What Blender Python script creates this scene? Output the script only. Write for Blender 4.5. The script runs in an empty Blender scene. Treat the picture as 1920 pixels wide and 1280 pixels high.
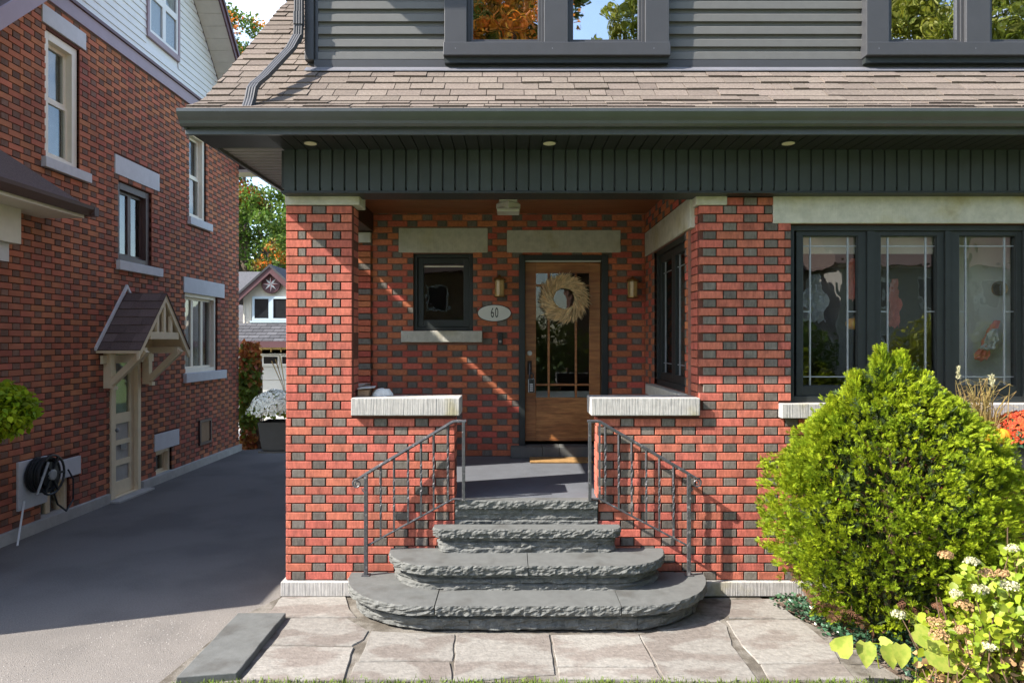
import bpy, math, random
import numpy as np
from mathutils import Vector, Matrix, noise as mnoise
random.seed(7); np.random.seed(7)
SC = bpy.context.scene
R = math.radians
# ------------------------------------------------------------------ camera, world, sun, exposure
CAMZ, F = 1.97, 1300.0
cam_d = bpy.data.cameras.new('camera'); cam = bpy.data.objects.new('camera', cam_d)
SC.collection.objects.link(cam); SC.camera = cam
cam.location = (0, 0, CAMZ); cam.rotation_euler = (R(90), 0, 0)
cam_d.sensor_width = 36; cam_d.lens = 36 * F / 1920; cam_d.clip_end = 3000; cam_d.clip_start = 0.05
world = bpy.data.worlds.new('World'); SC.world = world; world.use_nodes = True
SUN_V = Vector((2.02, 0.695, -1.85)).normalized()          # direction the light travels
nt = world.node_tree; nt.nodes.clear()
w_out = nt.nodes.new('ShaderNodeOutputWorld'); w_bg = nt.nodes.new('ShaderNodeBackground')
w_sky = nt.nodes.new('ShaderNodeTexSky'); w_sky.sky_type = 'NISHITA'; w_sky.sun_disc = False
w_sky.sun_elevation = math.asin(-SUN_V.z)
w_sky.sun_rotation = math.atan2(-SUN_V.x, -SUN_V.y) % (2 * math.pi)
w_sky.air_density = 1.0; w_sky.dust_density = 0.9; w_sky.ozone_density = 0.7
w_tc = nt.nodes.new('ShaderNodeTexCoord'); w_mp = nt.nodes.new('ShaderNodeMapping'); w_mp.inputs['Scale'].default_value = (1, 1, 2.6)
w_nz = nt.nodes.new('ShaderNodeTexNoise'); w_nz.inputs['Scale'].default_value = 2.3; w_nz.inputs['Detail'].default_value = 7
w_rp = nt.nodes.new('ShaderNodeValToRGB'); w_rp.color_ramp.elements[0].position = 0.60; w_rp.color_ramp.elements[1].position = 0.85
w_mx = nt.nodes.new('ShaderNodeMix'); w_mx.data_type = 'RGBA'
w_mx.inputs[7].default_value = (9.6, 9.5, 9.4, 1); w_mp.inputs['Location'].default_value = (1.7, 0.2, 0.6)
nt.links.new(w_tc.outputs['Generated'], w_mp.inputs['Vector']); nt.links.new(w_mp.outputs[0], w_nz.inputs['Vector'])
nt.links.new(w_nz.outputs['Fac'], w_rp.inputs[0]); nt.links.new(w_rp.outputs[0], w_mx.inputs[0])
nt.links.new(w_sky.outputs[0], w_mx.inputs[6]); nt.links.new(w_mx.outputs[2], w_bg.inputs['Color'])
w_bg.inputs['Strength'].default_value = 0.15
nt.links.new(w_bg.outputs[0], w_out.inputs['Surface'])
sun_d = bpy.data.lights.new('sun', 'SUN'); sun_d.energy = 4.4; sun_d.angle = R(0.5); sun_d.color = (1, 0.94, 0.86)
sun = bpy.data.objects.new('sun', sun_d); SC.collection.objects.link(sun)
sun.rotation_euler = SUN_V.to_track_quat('-Z', 'Y').to_euler(); sun.location = (-20, -7, 18)
SC.view_settings.view_transform = 'Standard'; SC.view_settings.look = 'None'
SC.view_settings.exposure = 1.6; SC.view_settings.gamma = 1.0; SC.view_settings.use_curve_mapping = False
SC.cycles.max_bounces = 10; SC.cycles.diffuse_bounces = 5; SC.cycles.transparent_max_bounces = 24
# ------------------------------------------------------------------ materials
MATS = {}
def lin(r, g, b):
    return tuple(((c / 255 / 12.92) if c / 255 <= 0.04045 else ((c / 255 + 0.055) / 1.055) ** 2.4) for c in (r, g, b))
def M(name, col, rough=0.7, var=0.15, vs=8, bump=0.0, bs=60, metal=0.0, spec=0.4, stretch=(1, 1, 1), isl=0.0,
      col2=None, s2=3.0, lo=0.45, hi=0.6, trans=0.0, bstretch=None, hue=0.0):
    if name in MATS: return MATS[name]
    m = bpy.data.materials.new(name); m.use_nodes = True; t = m.node_tree; N = t.nodes; Lk = t.links.new
    b = N['Principled BSDF']; b.inputs['Roughness'].default_value = rough; b.inputs['Metallic'].default_value = metal
    b.inputs['Specular IOR Level'].default_value = spec
    g = N.new('ShaderNodeNewGeometry'); mp = N.new('ShaderNodeMapping'); mp.inputs['Scale'].default_value = stretch
    Lk(g.outputs['Position'], mp.inputs['Vector'])
    nz = N.new('ShaderNodeTexNoise'); nz.inputs['Scale'].default_value = vs; nz.inputs['Detail'].default_value = 8
    nz.inputs['Roughness'].default_value = 0.65
    Lk(mp.outputs[0], nz.inputs['Vector'])
    mr = N.new('ShaderNodeMapRange'); mr.inputs['From Min'].default_value = 0.3; mr.inputs['From Max'].default_value = 0.7
    mr.inputs['To Min'].default_value = 1 - var; mr.inputs['To Max'].default_value = 1 + var
    Lk(nz.outputs['Fac'], mr.inputs['Value'])
    fac = mr.outputs[0]; rnd = None
    if isl or hue:
        oi = N.new('ShaderNodeObjectInfo'); ad = N.new('ShaderNodeMath'); ad.operation = 'ADD'
        Lk(oi.outputs['Random'], ad.inputs[0]); Lk(g.outputs['Random Per Island'], ad.inputs[1])
        fr = N.new('ShaderNodeMath'); fr.operation = 'FRACT'; Lk(ad.outputs[0], fr.inputs[0]); rnd = fr.outputs[0]
        mi = N.new('ShaderNodeMapRange'); mi.inputs['To Min'].default_value = 1 - isl; mi.inputs['To Max'].default_value = 1 + isl
        Lk(rnd, mi.inputs['Value']); mm = N.new('ShaderNodeMath'); mm.operation = 'MULTIPLY'
        Lk(fac, mm.inputs[0]); Lk(mi.outputs[0], mm.inputs[1]); fac = mm.outputs[0]
    base = N.new('ShaderNodeRGB'); base.outputs[0].default_value = (*col, 1); src = base.outputs[0]
    if col2 is not None:
        n2 = N.new('ShaderNodeTexNoise'); n2.inputs['Scale'].default_value = s2; n2.inputs['Detail'].default_value = 6
        Lk(mp.outputs[0], n2.inputs['Vector'])
        r2 = N.new('ShaderNodeMapRange'); r2.inputs['From Min'].default_value = lo; r2.inputs['From Max'].default_value = hi; r2.interpolation_type = 'SMOOTHSTEP'
        Lk(n2.outputs['Fac'], r2.inputs['Value']); mc = N.new('ShaderNodeMix'); mc.data_type = 'RGBA'
        Lk(r2.outputs[0], mc.inputs[0]); Lk(src, mc.inputs[6]); mc.inputs[7].default_value = (*col2, 1); src = mc.outputs[2]
    if hue:
        hs = N.new('ShaderNodeHueSaturation'); mh = N.new('ShaderNodeMapRange')
        mh.inputs['To Min'].default_value = 0.5 - hue; mh.inputs['To Max'].default_value = 0.5 + hue
        sc_ = N.new('ShaderNodeMath'); sc_.operation = 'MULTIPLY'; sc_.inputs[1].default_value = 7.31; Lk(rnd, sc_.inputs[0])
        f2 = N.new('ShaderNodeMath'); f2.operation = 'FRACT'; Lk(sc_.outputs[0], f2.inputs[0])
        Lk(f2.outputs[0], mh.inputs['Value']); Lk(mh.outputs[0], hs.inputs['Hue']); Lk(src, hs.inputs['Color']); src = hs.outputs[0]
    vm = N.new('ShaderNodeVectorMath'); vm.operation = 'SCALE'; Lk(src, vm.inputs[0]); Lk(fac, vm.inputs['Scale'])
    Lk(vm.outputs[0], b.inputs['Base Color'])
    if bump:
        n3 = N.new('ShaderNodeTexNoise'); n3.inputs['Scale'].default_value = bs; n3.inputs['Detail'].default_value = 5
        if bstretch:
            m3 = N.new('ShaderNodeMapping'); m3.inputs['Scale'].default_value = bstretch; Lk(g.outputs['Position'], m3.inputs['Vector']); Lk(m3.outputs[0], n3.inputs['Vector'])
        else: Lk(mp.outputs[0], n3.inputs['Vector'])
        bp = N.new('ShaderNodeBump'); bp.inputs['Strength'].default_value = 1.0; bp.inputs['Distance'].default_value = bump
        Lk(n3.outputs['Fac'], bp.inputs['Height']); Lk(bp.outputs[0], b.inputs['Normal'])
    if trans:
        tr = N.new('ShaderNodeBsdfTranslucent'); mx = N.new('ShaderNodeMixShader'); mx.inputs[0].default_value = trans
        Lk(vm.outputs[0], tr.inputs['Color']); Lk(b.outputs[0], mx.inputs[1]); Lk(tr.outputs[0], mx.inputs[2])
        Lk(mx.outputs[0], N['Material Output'].inputs['Surface'])
    MATS[name] = m; return m
def glass(name, refl, tint=(0.9, 0.92, 0.92), wave=0.004, ws=5.0):
    m = bpy.data.materials.new(name); m.use_nodes = True; t = m.node_tree; N = t.nodes; Lk = t.links.new
    N.remove(N['Principled BSDF'])
    g = N.new('ShaderNodeNewGeometry'); n3 = N.new('ShaderNodeTexNoise'); n3.inputs['Scale'].default_value = ws; n3.inputs['Detail'].default_value = 2
    Lk(g.outputs['Position'], n3.inputs['Vector'])
    bp = N.new('ShaderNodeBump'); bp.inputs['Strength'].default_value = 1.0; bp.inputs['Distance'].default_value = wave; Lk(n3.outputs['Fac'], bp.inputs['Height'])
    gl = N.new('ShaderNodeBsdfGlossy'); gl.inputs['Roughness'].default_value = 0.01; Lk(bp.outputs[0], gl.inputs['Normal'])
    tr = N.new('ShaderNodeBsdfTransparent'); tr.inputs['Color'].default_value = (*tint, 1)
    mx = N.new('ShaderNodeMixShader'); mx.inputs[0].default_value = refl
    Lk(tr.outputs[0], mx.inputs[1]); Lk(gl.outputs[0], mx.inputs[2]); Lk(mx.outputs[0], N['Material Output'].inputs['Surface'])
    MATS[name] = m; return m
m_red = M('red_brick', (0.42, 0.120, 0.080), 0.85, 0.30, 60, 0.0022, 200, isl=0.12, hue=0.006, stretch=(1, 1, 0.3), col2=(0.30, 0.090, 0.062), s2=14, lo=0.48, hi=0.66, spec=0.25)
m_redb = M('red_brick_sheltered', (0.43, 0.120, 0.066), 0.85, 0.24, 45, 0.001, 200, isl=0.18, hue=0.014, spec=0.25)
m_blk = M('dark_brick', (0.130, 0.112, 0.095), 0.8, 0.3, 60, 0.0022, 200, isl=0.25, hue=0.01, stretch=(1, 1, 0.3), spec=0.3)
m_nred = M('neighbour_red_brick', (0.47, 0.165, 0.088), 0.85, 0.18, 3, 0.0022, 120, isl=0.13, hue=0.008, col2=(0.38, 0.125, 0.080), s2=1.2, spec=0.25)
m_nblk = M('neighbour_dark_brick', (0.190, 0.105, 0.078), 0.85, 0.2, 20, 0.0022, 120, isl=0.2, spec=0.25)
m_mort = M('red_mortar', (0.115, 0.048, 0.036), 0.95, 0.2, 30, 0.001, 120, spec=0.1)
m_mort2 = M('grey_red_mortar', (0.24, 0.13, 0.10), 0.95, 0.2, 30, 0.001, 120, spec=0.1)
m_stone = M('tooled_limestone', (0.46, 0.44, 0.385), 0.9, 0.16, 14, 0.003, 90, col2=(0.40, 0.36, 0.25), s2=3.0, lo=0.5, hi=0.72, bstretch=(1, 1, 0.06), spec=0.2)
m_stonew = M('white_tooled_limestone', (0.36, 0.345, 0.325), 0.9, 0.18, 16, 0.006, 85, col2=(0.30, 0.27, 0.18), s2=3.5, lo=0.56, hi=0.75, bstretch=(1, 1, 0.05), spec=0.2)
m_nst = M('painted_grey_lintel', (0.60, 0.585, 0.60), 0.85, 0.06, 10, 0.0006, 60, spec=0.2)
m_black = M('black_green_trim', (0.021, 0.025, 0.025), 0.45, 0.15, 12, 0.0004, 60, spec=0.4)
m_slat = M('dark_green_grey_slat', (0.040, 0.049, 0.050), 0.5, 0.12, 12, 0.0003, 60, isl=0.1, spec=0.4)
m_soff = M('black_perforated_soffit', (0.022, 0.024, 0.025), 0.55, 0.12, 12, 0.0008, 300, spec=0.3)
m_soffg = M('grey_side_soffit', (0.30, 0.265, 0.27), 0.55, 0.08, 12, 0.0003, 100, spec=0.35)
m_gut = M('charcoal_gutter', (0.060, 0.066, 0.070), 0.30, 0.10, 6, 0.0003, 40, spec=0.6)
m_trim = M('charcoal_trim', (0.047, 0.048, 0.052), 0.42, 0.06, 8, 0.0002, 40, spec=0.45)
m_side = M('grey_siding', (0.112, 0.112, 0.106), 0.5, 0.06, 10, 0.0004, 90, spec=0.4, isl=0.03)
m_shing = M('taupe_shingle', (0.155, 0.128, 0.108), 0.95, 0.26, 60, 0.003, 260, isl=0.15, spec=0.1, hue=0.005)
m_shing2 = M('purple_brown_shingle', (0.150, 0.112, 0.102), 0.95, 0.22, 60, 0.003, 260, isl=0.2, spec=0.1)
m_spout = M('charcoal_downspout', (0.07, 0.072, 0.080), 0.65, 0.08, 8, spec=0.2)
m_flash = M('grey_flashing', (0.20, 0.20, 0.22), 0.4, 0.08, 8, 0.0003, 30, metal=0.3)
m_step = M('grey_painted_stone', (0.108, 0.111, 0.106), 0.75, 0.14, 14, 0.0015, 80, col2=(0.078, 0.077, 0.071), s2=4.5, lo=0.50, hi=0.74, spec=0.3)
m_rock = M('grey_rockface', (0.118, 0.120, 0.113), 0.85, 0.25, 22, 0.008, 45, spec=0.25)
m_slate = M('blue_grey_porch_floor', (0.105, 0.112, 0.125), 0.65, 0.12, 6, 0.0006, 70, spec=0.35)
m_flag = M('flagstone', (0.222, 0.208, 0.186), 0.85, 0.22, 22, 0.006, 45, col2=(0.170, 0.148, 0.130), s2=3.4, lo=0.46, hi=0.58, isl=0.1, stretch=(0.8, 1.3, 1), spec=0.2)
m_joint = M('flagstone_joint', (0.175, 0.16, 0.138), 0.95, 0.25, 25, 0.004, 120, col2=(0.10, 0.088, 0.072), s2=5, spec=0.1)
m_asph = M('worn_asphalt', (0.182, 0.166, 0.150), 0.92, 0.22, 90, 0.006, 160, col2=(0.140, 0.129, 0.118), s2=1.1, lo=0.40, hi=0.66, spec=0.2)
m_grit = M('pale_grit', (0.20, 0.185, 0.168), 0.9, 0.2, 30, isl=0.4)
m_conc = M('concrete', (0.42, 0.40, 0.37), 0.9, 0.14, 6, 0.002, 80, spec=0.2)
m_wood = M('stained_oak', (0.36, 0.150, 0.050), 0.42, 0.30, 5, 0.0006, 60, stretch=(1.0, 1, 9), col2=(0.27, 0.10, 0.032), s2=3, spec=0.45)
m_woodh = M('stained_oak_panel', (0.40, 0.175, 0.055), 0.42, 0.35, 4, 0.0006, 60, stretch=(1.6, 1, 11), col2=(0.28, 0.11, 0.035), s2=2.2, spec=0.45)
m_ceil = M('varnished_fir_ceiling', (0.24, 0.085, 0.038), 0.45, 0.25, 5, 0.0005, 40, stretch=(0.5, 6, 1), spec=0.4)
m_dkwood = M('dark_stained_beam', (0.045, 0.022, 0.016), 0.5, 0.2, 8)
m_iron = M('wrought_iron', (0.085, 0.086, 0.092), 0.45, 0.35, 50, 0.001, 120, metal=0.5, col2=(0.30, 0.28, 0.28), s2=30, lo=0.58, hi=0.7)
m_brass = M('aged_brass', (0.28, 0.17, 0.06), 0.35, 0.25, 30, metal=0.8)
m_amber = M('amber_lantern_glass', (0.45, 0.30, 0.12), 0.25, 0.2, 20, spec=0.5)
m_white = M('white_paint', (0.75, 0.75, 0.74), 0.45, 0.04, 8)
m_off = M('offwhite_enamel', (0.62, 0.62, 0.58), 0.25, 0.03, 8, spec=0.5)
m_cream = M('cream_paint', (0.74, 0.61, 0.42), 0.55, 0.06, 8, 0.0004, 50)
m_nwf = M('ivory_window_frame', (0.80, 0.71, 0.58), 0.5, 0.05, 8)
m_cream2 = M('pale_cream_paint', (0.66, 0.61, 0.52), 0.55, 0.06, 8)
m_vinyl = M('white_clapboard', (0.74, 0.72, 0.71), 0.5, 0.04, 8, isl=0.03)
m_mauve = M('mauve_fascia', (0.32, 0.235, 0.265), 0.5, 0.06, 6)
m_maroon = M('maroon_fascia', (0.115, 0.055, 0.062), 0.5, 0.08, 6)
m_brn = M('brown_window_frame', (0.085, 0.050, 0.045), 0.5, 0.1, 10)
m_blind = M('grey_window_screen', (0.42, 0.43, 0.43), 0.6, 0.15, 6, 0.002, 12)
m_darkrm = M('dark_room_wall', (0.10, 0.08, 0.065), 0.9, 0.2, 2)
m_palerm = M('pale_room_wall', (0.62, 0.60, 0.54), 0.9, 0.1, 2)
m_lead = M('lead_came', (0.36, 0.38, 0.40), 0.4, 0.15, 20, metal=0.5)
m_rub = M('black_rubber', (0.018, 0.02, 0.021), 0.45, 0.2, 20)
m_plst = M('grey_plastic', (0.30, 0.31, 0.31), 0.5, 0.1, 10)
m_ink = M('black_print', (0.012, 0.012, 0.012), 0.6, 0.02, 5)
m_straw = M('pampas_straw', (0.82, 0.63, 0.38), 0.9, 0.18, 20, isl=0.28, trans=0.15)
m_thuja = M('golden_thuja_foliage', (0.300, 0.375, 0.016), 0.6, 0.18, 6, isl=0.35, hue=0.018, trans=0.38, spec=0.2, col2=(0.215, 0.300, 0.016), s2=5)
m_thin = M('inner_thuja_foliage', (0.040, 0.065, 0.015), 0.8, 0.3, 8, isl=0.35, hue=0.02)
m_brnf = M('dead_brown_foliage', (0.115, 0.050, 0.025), 0.9, 0.3, 8, isl=0.35)
m_hyl = M('lime_leaf', (0.250, 0.320, 0.022), 0.5, 0.15, 10, isl=0.30, hue=0.02, trans=0.35, spec=0.4)
m_big = M('yellow_green_leaf', (0.40, 0.44, 0.08), 0.45, 0.10, 14, trans=0.3, col2=(0.30, 0.38, 0.06), s2=24, spec=0.4)
m_hyf = M('cream_flower', (0.46, 0.44, 0.27), 0.8, 0.12, 20, isl=0.22, trans=0.2)
m_hyb = M('dried_tan_flower', (0.36, 0.22, 0.10), 0.9, 0.15, 20, isl=0.3, trans=0.1)
m_twig = M('brown_twig', (0.15, 0.09, 0.055), 0.9, 0.2, 20, isl=0.2)
m_vinca = M('dark_glossy_leaf', (0.038, 0.088, 0.046), 0.30, 0.2, 10, isl=0.4, hue=0.02, spec=0.6)
m_green = M('maple_leaf_green', (0.085, 0.145, 0.022), 0.6, 0.25, 3, isl=0.35, hue=0.02, trans=0.35, spec=0.3)
m_autumn = M('maple_leaf_turning', (0.10, 0.165, 0.022), 0.6, 0.2, 3, isl=0.3, hue=0.02, trans=0.35, col2=(0.58, 0.17, 0.02), s2=0.42, lo=0.56, hi=0.63, spec=0.3)
m_orange = M('maple_leaf_orange', (0.60, 0.22, 0.025), 0.6, 0.2, 3, isl=0.3, hue=0.02, trans=0.35, col2=(0.11, 0.14, 0.02), s2=0.35, lo=0.46, hi=0.54)
m_yg = M('yellow_green_tree_leaf', (0.23, 0.25, 0.030), 0.6, 0.2, 3, isl=0.35, hue=0.02, trans=0.35)
m_ivy = M('ivy_leaf', (0.20, 0.27, 0.035), 0.5, 0.2, 6, isl=0.35, hue=0.02, trans=0.25, spec=0.4)
m_ivyr = M('red_ivy_leaf', (0.52, 0.19, 0.05), 0.5, 0.2, 6, isl=0.35, hue=0.02, trans=0.25, spec=0.4)
m_bark = M('bark', (0.10, 0.075, 0.055), 0.95, 0.3, 12, 0.01, 20)
m_grass = M('lawn_blade', (0.13, 0.19, 0.022), 0.7, 0.2, 6, isl=0.35, hue=0.02, trans=0.3)
m_lawn = M('lawn', (0.085, 0.125, 0.022), 0.95, 0.3, 3, 0.01, 40)
m_soil = M('mulch_soil', (0.10, 0.070, 0.050), 0.95, 0.35, 20, 0.02, 40, col2=(0.19, 0.15, 0.12), s2=14)
m_mumw = M('white_mum_petal', (0.88, 0.88, 0.80), 0.8, 0.08, 20, isl=0.12, trans=0.15)
m_mumr = M('red_orange_mum_petal', (0.50, 0.075, 0.022), 0.8, 0.12, 20, isl=0.3, hue=0.015, trans=0.1)
m_pump = M('pumpkin_skin', (0.58, 0.24, 0.015), 0.45, 0.12, 14, col2=(0.55, 0.38, 0.03), s2=9)
m_pot = M('charcoal_planter', (0.055, 0.055, 0.052), 0.6, 0.12, 10, 0.0006, 60)
m_grs = M('dry_grass_blade', (0.42, 0.31, 0.11), 0.8, 0.15, 20, isl=0.3, hue=0.015, trans=0.2)
m_coir = M('coir_mat', (0.30, 0.17, 0.06), 0.95, 0.25, 30, 0.004, 200)
m_paper = M('white_paper_bag', (0.66, 0.65, 0.62), 0.7, 0.1, 10, 0.004, 25)
m_card = M('brown_cardboard', (0.30, 0.19, 0.11), 0.85, 0.12, 10)
m_yelfr = M('yellow_frieze_paint', (0.62, 0.46, 0.20), 0.6, 0.06, 8)
m_gsh = M('grey_garage_shingle', (0.085, 0.085, 0.092), 0.95, 0.22, 20, 0.003, 100, isl=0.2, spec=0.1)
m_gdoor = M('garage_door_grey', (0.55, 0.56, 0.53), 0.5, 0.04, 8)
m_wblue = M('pale_blue_window_trim', (0.50, 0.60, 0.66), 0.5, 0.04, 8)
m_dglass = M('dark_window', (0.02, 0.023, 0.025), 0.12, 0.2, 4, spec=0.6)
m_starr = M('red_star_paint', (0.40, 0.05, 0.05), 0.5, 0.05, 8)
m_lampw = M('frosted_downlight', (0.66, 0.60, 0.45), 0.5, 0.04, 8)
m_coral = M('coral_cloth', (0.62, 0.17, 0.13), 0.9, 0.2, 14, 0.004, 30)
m_cloth = M('grey_white_cloth', (0.42, 0.43, 0.44), 0.9, 0.25, 12, 0.006, 25)
g_up = glass('reflective_window_glass', 0.80, (0.45, 0.5, 0.5), 0.0028, 3.0)
g_lead = glass('old_wavy_glass', 0.10, (0.92, 0.94, 0.93), 0.0012, 5.0)
g_door = glass('door_glass', 0.035, (0.85, 0.87, 0.86), 0.0006, 5.0)
g_n = glass('neighbour_window_glass', 0.12, (0.8, 0.82, 0.82), 0.002, 3.0)
# ------------------------------------------------------------------ object helpers
WL = {}
def wl(o): return WL.get(o.name, Vector((0, 0, 0))) if o is not None else Vector((0, 0, 0))
def put(o, loc, parent=None):
    SC.collection.objects.link(o); loc = Vector(loc); WL[o.name] = loc
    if parent is not None: o.parent = parent; o.location = loc - wl(parent)
    else: o.location = loc
    return o
def T(name, label, cat, loc, group=None):
    o = bpy.data.objects.new(name, None); o.empty_display_size = 0.1; put(o, loc)
    o['label'] = label; o['category'] = cat
    if group: o['group'] = group
    return o
def tag(o, label=None, cat=None, group=None, kind=None):
    if label: o['label'] = label
    if cat: o['category'] = cat
    if group: o['group'] = group
    if kind: o['kind'] = kind
    return o
def inst(name, me, loc, parent=None): return put(bpy.data.objects.new(name, me), loc, parent)
class G:
    def __init__(s): s.V = []; s.Fc = []; s.Mi = []
    def add(s, vs, fs, mi=0):
        n = len(s.V); s.V += [tuple(v) for v in vs]; s.Fc += [tuple(i + n for i in f) for f in fs]; s.Mi += [mi] * len(fs); return s
    def box(s, x0, x1, y0, y1, z0, z1, mi=0, skip=()):
        if x0 > x1: x0, x1 = x1, x0
        if y0 > y1: y0, y1 = y1, y0
        if z0 > z1: z0, z1 = z1, z0
        v = [(x0, y0, z0), (x1, y0, z0), (x1, y1, z0), (x0, y1, z0), (x0, y0, z1), (x1, y0, z1), (x1, y1, z1), (x0, y1, z1)]
        f = {'-z': (0, 3, 2, 1), '+z': (4, 5, 6, 7), '-y': (0, 1, 5, 4), '+x': (1, 2, 6, 5), '+y': (2, 3, 7, 6), '-x': (3, 0, 4, 7)}
        return s.add(v, [f[k] for k in f if k not in skip], mi)
    def prism(s, poly, h0, h1, axis='y', mi=0):      # poly in the two other axes
        n = len(poly)
        if axis == 'y': P = lambda a, h: (a[0], h, a[1])
        elif axis == 'x': P = lambda a, h: (h, a[0], a[1])
        else: P = lambda a, h: (a[0], a[1], h)
        v = [P(a, h0) for a in poly] + [P(a, h1) for a in poly]
        f = [tuple(range(n)), tuple(range(2 * n - 1, n - 1, -1))] + [(i, i + n, (i + 1) % n + n, (i + 1) % n) for i in range(n)]
        return s.add(v, f, mi)
    def ring(s, a0, a1, z0, z1, w, d0, d1, axis='y', mi=0, wb=None):
        wb = w if wb is None else wb
        for (p, q, r, t) in ((a0, a0 + w, z0, z1), (a1 - w, a1, z0, z1), (a0 + w, a1 - w, z1 - w, z1), (a0 + w, a1 - w, z0, z0 + wb)):
            if axis == 'y': s.box(p, q, d0, d1, r, t, mi)
            else: s.box(d0, d1, p, q, r, t, mi)
        return s
    def tube(s, pts, rad, n=8, mi=0, caps=True, twist=0.0):
        pts = [Vector(p) for p in pts]; rs = rad if hasattr(rad, '__len__') else [rad] * len(pts)
        base = len(s.V); up = Vector((0, 0, 1)); prev = None
        for i, p in enumerate(pts):
            d = (pts[min(i + 1, len(pts) - 1)] - pts[max(i - 1, 0)]).normalized()
            if prev is None: a = d.cross(up if abs(d.z) < 0.9 else Vector((0, 1, 0))).normalized()
            else: a = (prev - d * prev.dot(d)).normalized()
            prev = a; b = d.cross(a)
            for k in range(n):
                t = 2 * math.pi * k / n + twist * i + math.pi / 4
                s.V.append(tuple(p + (a * math.cos(t) + b * math.sin(t)) * rs[i]))
        for i in range(len(pts) - 1):
            for k in range(n):
                s.Fc.append((base + i * n + k, base + i * n + (k + 1) % n, base + (i + 1) * n + (k + 1) % n, base + (i + 1) * n + k)); s.Mi.append(mi)
        if caps:
            s.Fc.append(tuple(base + k for k in range(n))[::-1]); s.Fc.append(tuple(base + (len(pts) - 1) * n + k for k in range(n))); s.Mi += [mi, mi]
        return s
    def lathe(s, c, prof, n=20, axis='z', mi=0):      # prof: (r, h)
        base = len(s.V)
        for r, h in prof:
            for k in range(n):
                t = 2 * math.pi * k / n; a, b = r * math.cos(t), r * math.sin(t)
                s.V.append((c[0] + a, c[1] + b, c[2] + h) if axis == 'z' else ((c[0] + a, c[1] + h, c[2] + b) if axis == 'y' else (c[0] + h, c[1] + a, c[2] + b)))
        m = len(prof)
        for i in range(m - 1):
            for k in range(n):
                s.Fc.append((base + i * n + k, base + i * n + (k + 1) % n, base + (i + 1) * n + (k + 1) % n, base + (i + 1) * n + k)); s.Mi.append(mi)
        s.Fc.append(tuple(base + k for k in range(n))[::-1]); s.Fc.append(tuple(base + (m - 1) * n + k for k in range(n))); s.Mi += [mi, mi]
        return s
    def mesh(s, name, mats, off=Vector((0, 0, 0)), smooth=False, bevel=0):
        me = bpy.data.meshes.new(name)
        me.from_pydata([(v[0] - off[0], v[1] - off[1], v[2] - off[2]) for v in s.V], [], s.Fc)
        for m in (mats if isinstance(mats, (list, tuple)) else [mats]): me.materials.append(m)
        if any(s.Mi): me.polygons.foreach_set('material_index', s.Mi)
        if smooth: me.polygons.foreach_set('use_smooth', [True] * len(me.polygons))
        me.update(); return me
    def build(s, name, mats, parent=None, smooth=False, bevel=0.0):
        A = np.array(s.V); c = (A.min(0) + A.max(0)) / 2; c[2] = A.min(0)[2]
        o = put(bpy.data.objects.new(name, s.mesh(name, mats, c, smooth)), c, parent)
        if bevel:
            b = o.modifiers.new('bevel', 'BEVEL'); b.width = bevel; b.segments = 2; b.limit_method = 'ANGLE'; b.angle_limit = R(35)
        return o
def np_obj(name, V, Fq, mat, parent=None, mi=None, smooth=False):
    V = np.asarray(V, dtype=np.float32); Fq = np.asarray(Fq, dtype=np.int32); k = Fq.shape[1]
    c = (V.min(0) + V.max(0)) / 2; c[2] = V[:, 2].min()
    me = bpy.data.meshes.new(name); me.vertices.add(len(V)); me.vertices.foreach_set('co', (V - c).ravel())
    me.loops.add(Fq.size); me.loops.foreach_set('vertex_index', Fq.ravel())
    me.polygons.add(len(Fq)); me.polygons.foreach_set('loop_start', np.arange(0, Fq.size, k, dtype=np.int32))
    for m in (mat if isinstance(mat, (list, tuple)) else [mat]): me.materials.append(m)
    if mi is not None: me.polygons.foreach_set('material_index', np.asarray(mi, dtype=np.int32))
    if smooth: me.polygons.foreach_set('use_smooth', np.ones(len(Fq), dtype=bool))
    me.update(calc_edges=True); me.validate()
    return put(bpy.data.objects.new(name, me), c, parent)
def scatter(P, D, tV, tF, scale, roll=None, nrm=None):
    """copies of a template (x right, y along, z normal) at points P along directions D"""
    P = np.asarray(P, float); D = np.asarray(D, float); n = len(P)
    D = D / (np.linalg.norm(D, axis=1, keepdims=True) + 1e-9)
    A = np.random.normal(size=(n, 3)) if nrm is None else nrm
    X_ = np.cross(D, A); X_ /= (np.linalg.norm(X_, axis=1, keepdims=True) + 1e-9); Zn = np.cross(X_, D)
    S = (np.ones(n) * scale)[:, None, None]
    tV = np.asarray(tV, float)
    V = P[:, None, :] + S * (tV[None, :, 0:1] * X_[:, None, :] + tV[None, :, 1:2] * D[:, None, :] + tV[None, :, 2:3] * Zn[:, None, :])
    Fq = (np.asarray(tF)[None] + (np.arange(n) * len(tV))[:, None, None]).reshape(-1, len(tF[0]))
    return V.reshape(-1, 3), Fq
LEAF = ([(0, 0, 0), (0.38, 0.45, 0.06), (0, 1, -0.08), (-0.38, 0.45, 0.06)], [(0, 1, 2, 3)])
LEAF6 = ([(0, 0, 0), (0.30, 0.22, 0.05), (0.36, 0.55, 0.04), (0, 1.05, -0.12), (-0.36, 0.55, 0.04), (-0.30, 0.22, 0.05), (0, 0.5, -0.04)],
         [(0, 1, 2, 6), (6, 2, 3, 3), (0, 6, 4, 5), (6, 3, 4, 4)])
LEAF6 = (LEAF6[0], [(0, 1, 2), (0, 2, 6), (6, 2, 3), (0, 6, 4), (0, 4, 5), (6, 3, 4)])
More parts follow.
